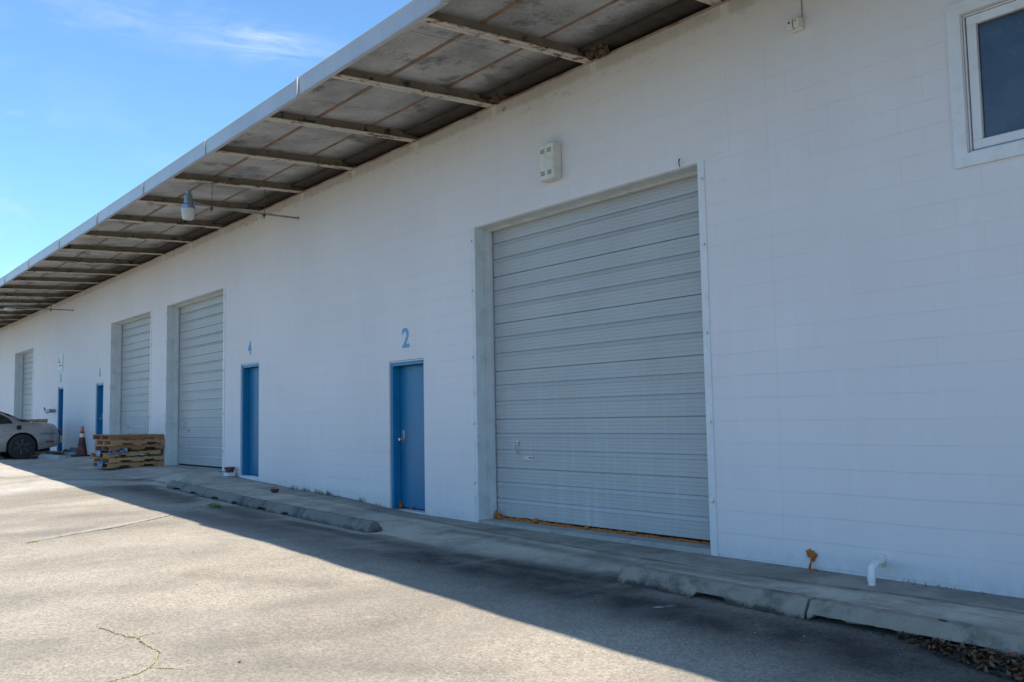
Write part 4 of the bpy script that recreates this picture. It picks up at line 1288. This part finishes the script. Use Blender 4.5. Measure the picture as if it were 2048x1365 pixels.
for s in ss:
    hw, zt, zb = f_hw(s), f_top(s), f_bot(s); za = max(zb, arch(s))
    half = []
    fr = [(.955, 0), (.99, .10), (1.0, .30), (1.0, .47), (.992, .50), (.996, .53), (.985, .72), (.955, .90), (.90, .97), (.80, 1.0), (.5, 1.012), (0, 1.02)]
    for k, (wf, zf) in enumerate(fr):
        z = zb + (zt - zb) * zf
        z = max(z, za + .004 * k) if z < za + .004 * k else z
        z = min(z, zt * 1.012)
        half.append((hw * wf, z))
    ring_ = [(x, -s, z) for x, z in half] + [(-x, -s, z) for x, z in half[-2::-1]]
    rings.append(ring_)
K = len(rings[0]); v = [p for r_ in rings for p in r_]; f = []
for i in range(len(rings) - 1):
    for k in range(K - 1):
        f.append((i * K + k, i * K + k + 1, (i + 1) * K + k + 1, (i + 1) * K + k))
f.append(tuple(range(K))); f.append(tuple((len(rings) - 1) * K + k for k in range(K - 1, -1, -1)))
m.add(v, f)
body = m.build("body", M_car, t, smooth=True)
# greenhouse
m = MB(); gl = MB(); rings = []
GS = [(.78, .985), (1.0, 1.06), (1.25, 1.185), (1.5, 1.285), (1.75, 1.325), (2.1, 1.335), (2.5, 1.34), (2.8, 1.315), (3.1, 1.22), (3.4, 1.08), (3.62, .965)]
def roofz(s): return float(np.interp(s, [g[0] for g in GS], [g[1] for g in GS]))
def ghw(s, z):
    base = .84; k = max(0, (z - .97) / .37)
    return (base - .20 * k) * float(np.interp(s, [.78, 1.2, 3.0, 3.62], [.93, 1, 1, .95]))
sg_ = np.linspace(.78, 3.62, 50)
for s in sg_:
    zt = roofz(s); half = []
    for zf in (0, .5, .9, 1.0):
        z = .955 + (zt - .955) * zf; wx = ghw(s, z)
        if zf == 1.0: wx *= .90
        half.append((wx, z))
    half += [(ghw(s, zt) * .5, zt + .012), (0, zt + .015)]
    rings.append([(x, -s, z) for x, z in half] + [(-x, -s, z) for x, z in half[-2::-1]])
K = len(rings[0]); v = [p for r_ in rings for p in r_]; f = []
for i in range(len(rings) - 1):
    for k in range(K - 1):
        f.append((i * K + k, i * K + k + 1, (i + 1) * K + k + 1, (i + 1) * K + k))
m.add(v, f); m.build("roof", M_car, t, smooth=True)
# side windows
for sx in (1, -1):
    m = MB(); n = 24
    s0, s1 = 1.18, 3.30
    v = []; f = []
    for i in range(n):
        s = s0 + (s1 - s0) * i / (n - 1)
        zb = .94
        top = min(roofz(s) - .075, 1.25, zb + math.sqrt(max(0, (s - s0))) * .47, zb + (s1 - s) * .55)
        top = max(top, zb)
        for zz in (zb, (zb + top) / 2, top):
            v.append((sx * (ghw(s, zz) + .008), -s, zz))
    for i in range(n - 1):
        for k in (0, 1):
            f.append((i * 3 + k, i * 3 + k + 1, i * 3 + 4 + k, i * 3 + 3 + k))
    m.add(v, f); m.build("side_window", M_cg, t, smooth=True)
    MB().box(sx * .80, sx * .815, -2.30, -2.24, .98, 1.27).build("pillar", M_car, t)
# rear and front glass
for a_, b_, nm in ((.84, 1.62, "rear_window"), (2.86, 3.54, "windscreen")):
    m = MB(); v = []; f = []
    for i in range(10):
        s = a_ + (b_ - a_) * i / 9; z = roofz(s) + .016
        w_ = ghw(s, roofz(s)) * .88
        for j in range(9):
            u = (j / 8 - .5) * 2
            v.append((u * w_, -s, z + .012 * (1 - u * u)))
    for i in range(9):
        for j in range(8):
            f.append((i * 9 + j, i * 9 + j + 1, i * 9 + 10 + j, i * 9 + 9 + j))
    m.add(v, f); m.build(nm, M_cg, t, smooth=True)
MB().box(-.70, .70, -4.9, -.25, .2, .3).build("underbody", M_under, t)
MB().box(-.66, .66, -1.40, -.55, .26, .80).build("wheel_well", M_under, t)
MB().box(-.66, .66, -4.40, -3.55, .26, .72).build("wheel_well", M_under, t)
for c_ in WH:
    for sx in (1, -1):
        m = MB(); xo = sx * .90
        w0 = sx * .70
        m.lathe([(.0, w0), (.30, w0), (.335, w0 + sx * .03), (.34, w0 + sx * .16), (.325, w0 + sx * .195), (.235, w0 + sx * .205), (.225, w0 + sx * .19)], (0, -c_, .335), 36, 'x')
        wh = m.build("wheel", M_rub, t, smooth=True)
        m = MB(); m.lathe([(0, w0 + sx * .10), (.224, w0 + sx * .10), (.224, w0 + sx * .192), (.20, w0 + sx * .172), (.06, w0 + sx * .168), (.05, w0 + sx * .185), (0, w0 + sx * .19)], (0, -c_, .335), 30, 'x')
        for k in range(6):
            a_ = k * 2 * math.pi / 6 + .4
            m.tube([(w0 + sx * .170, -c_ + .05 * math.cos(a_), .335 + .05 * math.sin(a_)), (w0 + sx * .176, -c_ + .215 * math.cos(a_), .335 + .215 * math.sin(a_))], [.034, .030], 8)
        for k in range(5):
            a_ = k * 2 * math.pi / 5 + .9
            m.lathe([(0, w0 + sx * .172), (.012, w0 + sx * .170), (.014, w0 + sx * .160)], (0, -c_ + .055 * math.cos(a_), .335 + .055 * math.sin(a_)), 8, 'x')
        m.build("rim", M_hub, wh, smooth=True)
for sx in (1, -1):
    MB().box(sx * .868, sx * .893, -.40, -.20, .435, .475, .004).build("side_marker", M_red, t)
    m = MB(); m.box(sx * .915, sx * .945, -2.02 + .55, -1.84 + .55, .745, .775, .008); m.build("door_handle", M_chr, t)
    m = MB(); m.lathe([(0, sx * .945), (.06, sx * .942), (.065, sx * .92)], (0, -1.06, .845), 16, 'x'); m.build("fuel_cap", M_under, t)
    MB().box(sx * .30, sx * .66, -.03, .012, .62, .78, .02).build("tail_light", M_red, t)
    m = MB(); m.box(sx * .905, sx * .935, -3.5, -1.40, .60, .64, .006); m.build("side_moulding", M_car, t)
    m = MB(); m.box(sx * .872, sx * .897, -.56, -.14, .675, .683); m.build("panel_seam", M_under, t)
    for a_ in (1,):
        m = MB(); out = [(.72, 1.0), (.99, .995), (1.09, 1.035), (1.28, 1.15), (1.42, 1.235), (1.30, 1.25), (1.04, 1.14)]
        m.add([(sx * (ghw(q_[0], q_[1]) + .010), -q_[0], min(q_[1], roofz(q_[0]) + .006)) for q_ in out], [(0, 1, 2, 6), (2, 3, 5, 6), (3, 4, 5)]); m.build("rear_side_glass", M_cg, t, fix=False)
MB().box(-.74, .74, -.02, .05, .40, .60, .02).build("bumper", M_car, t)
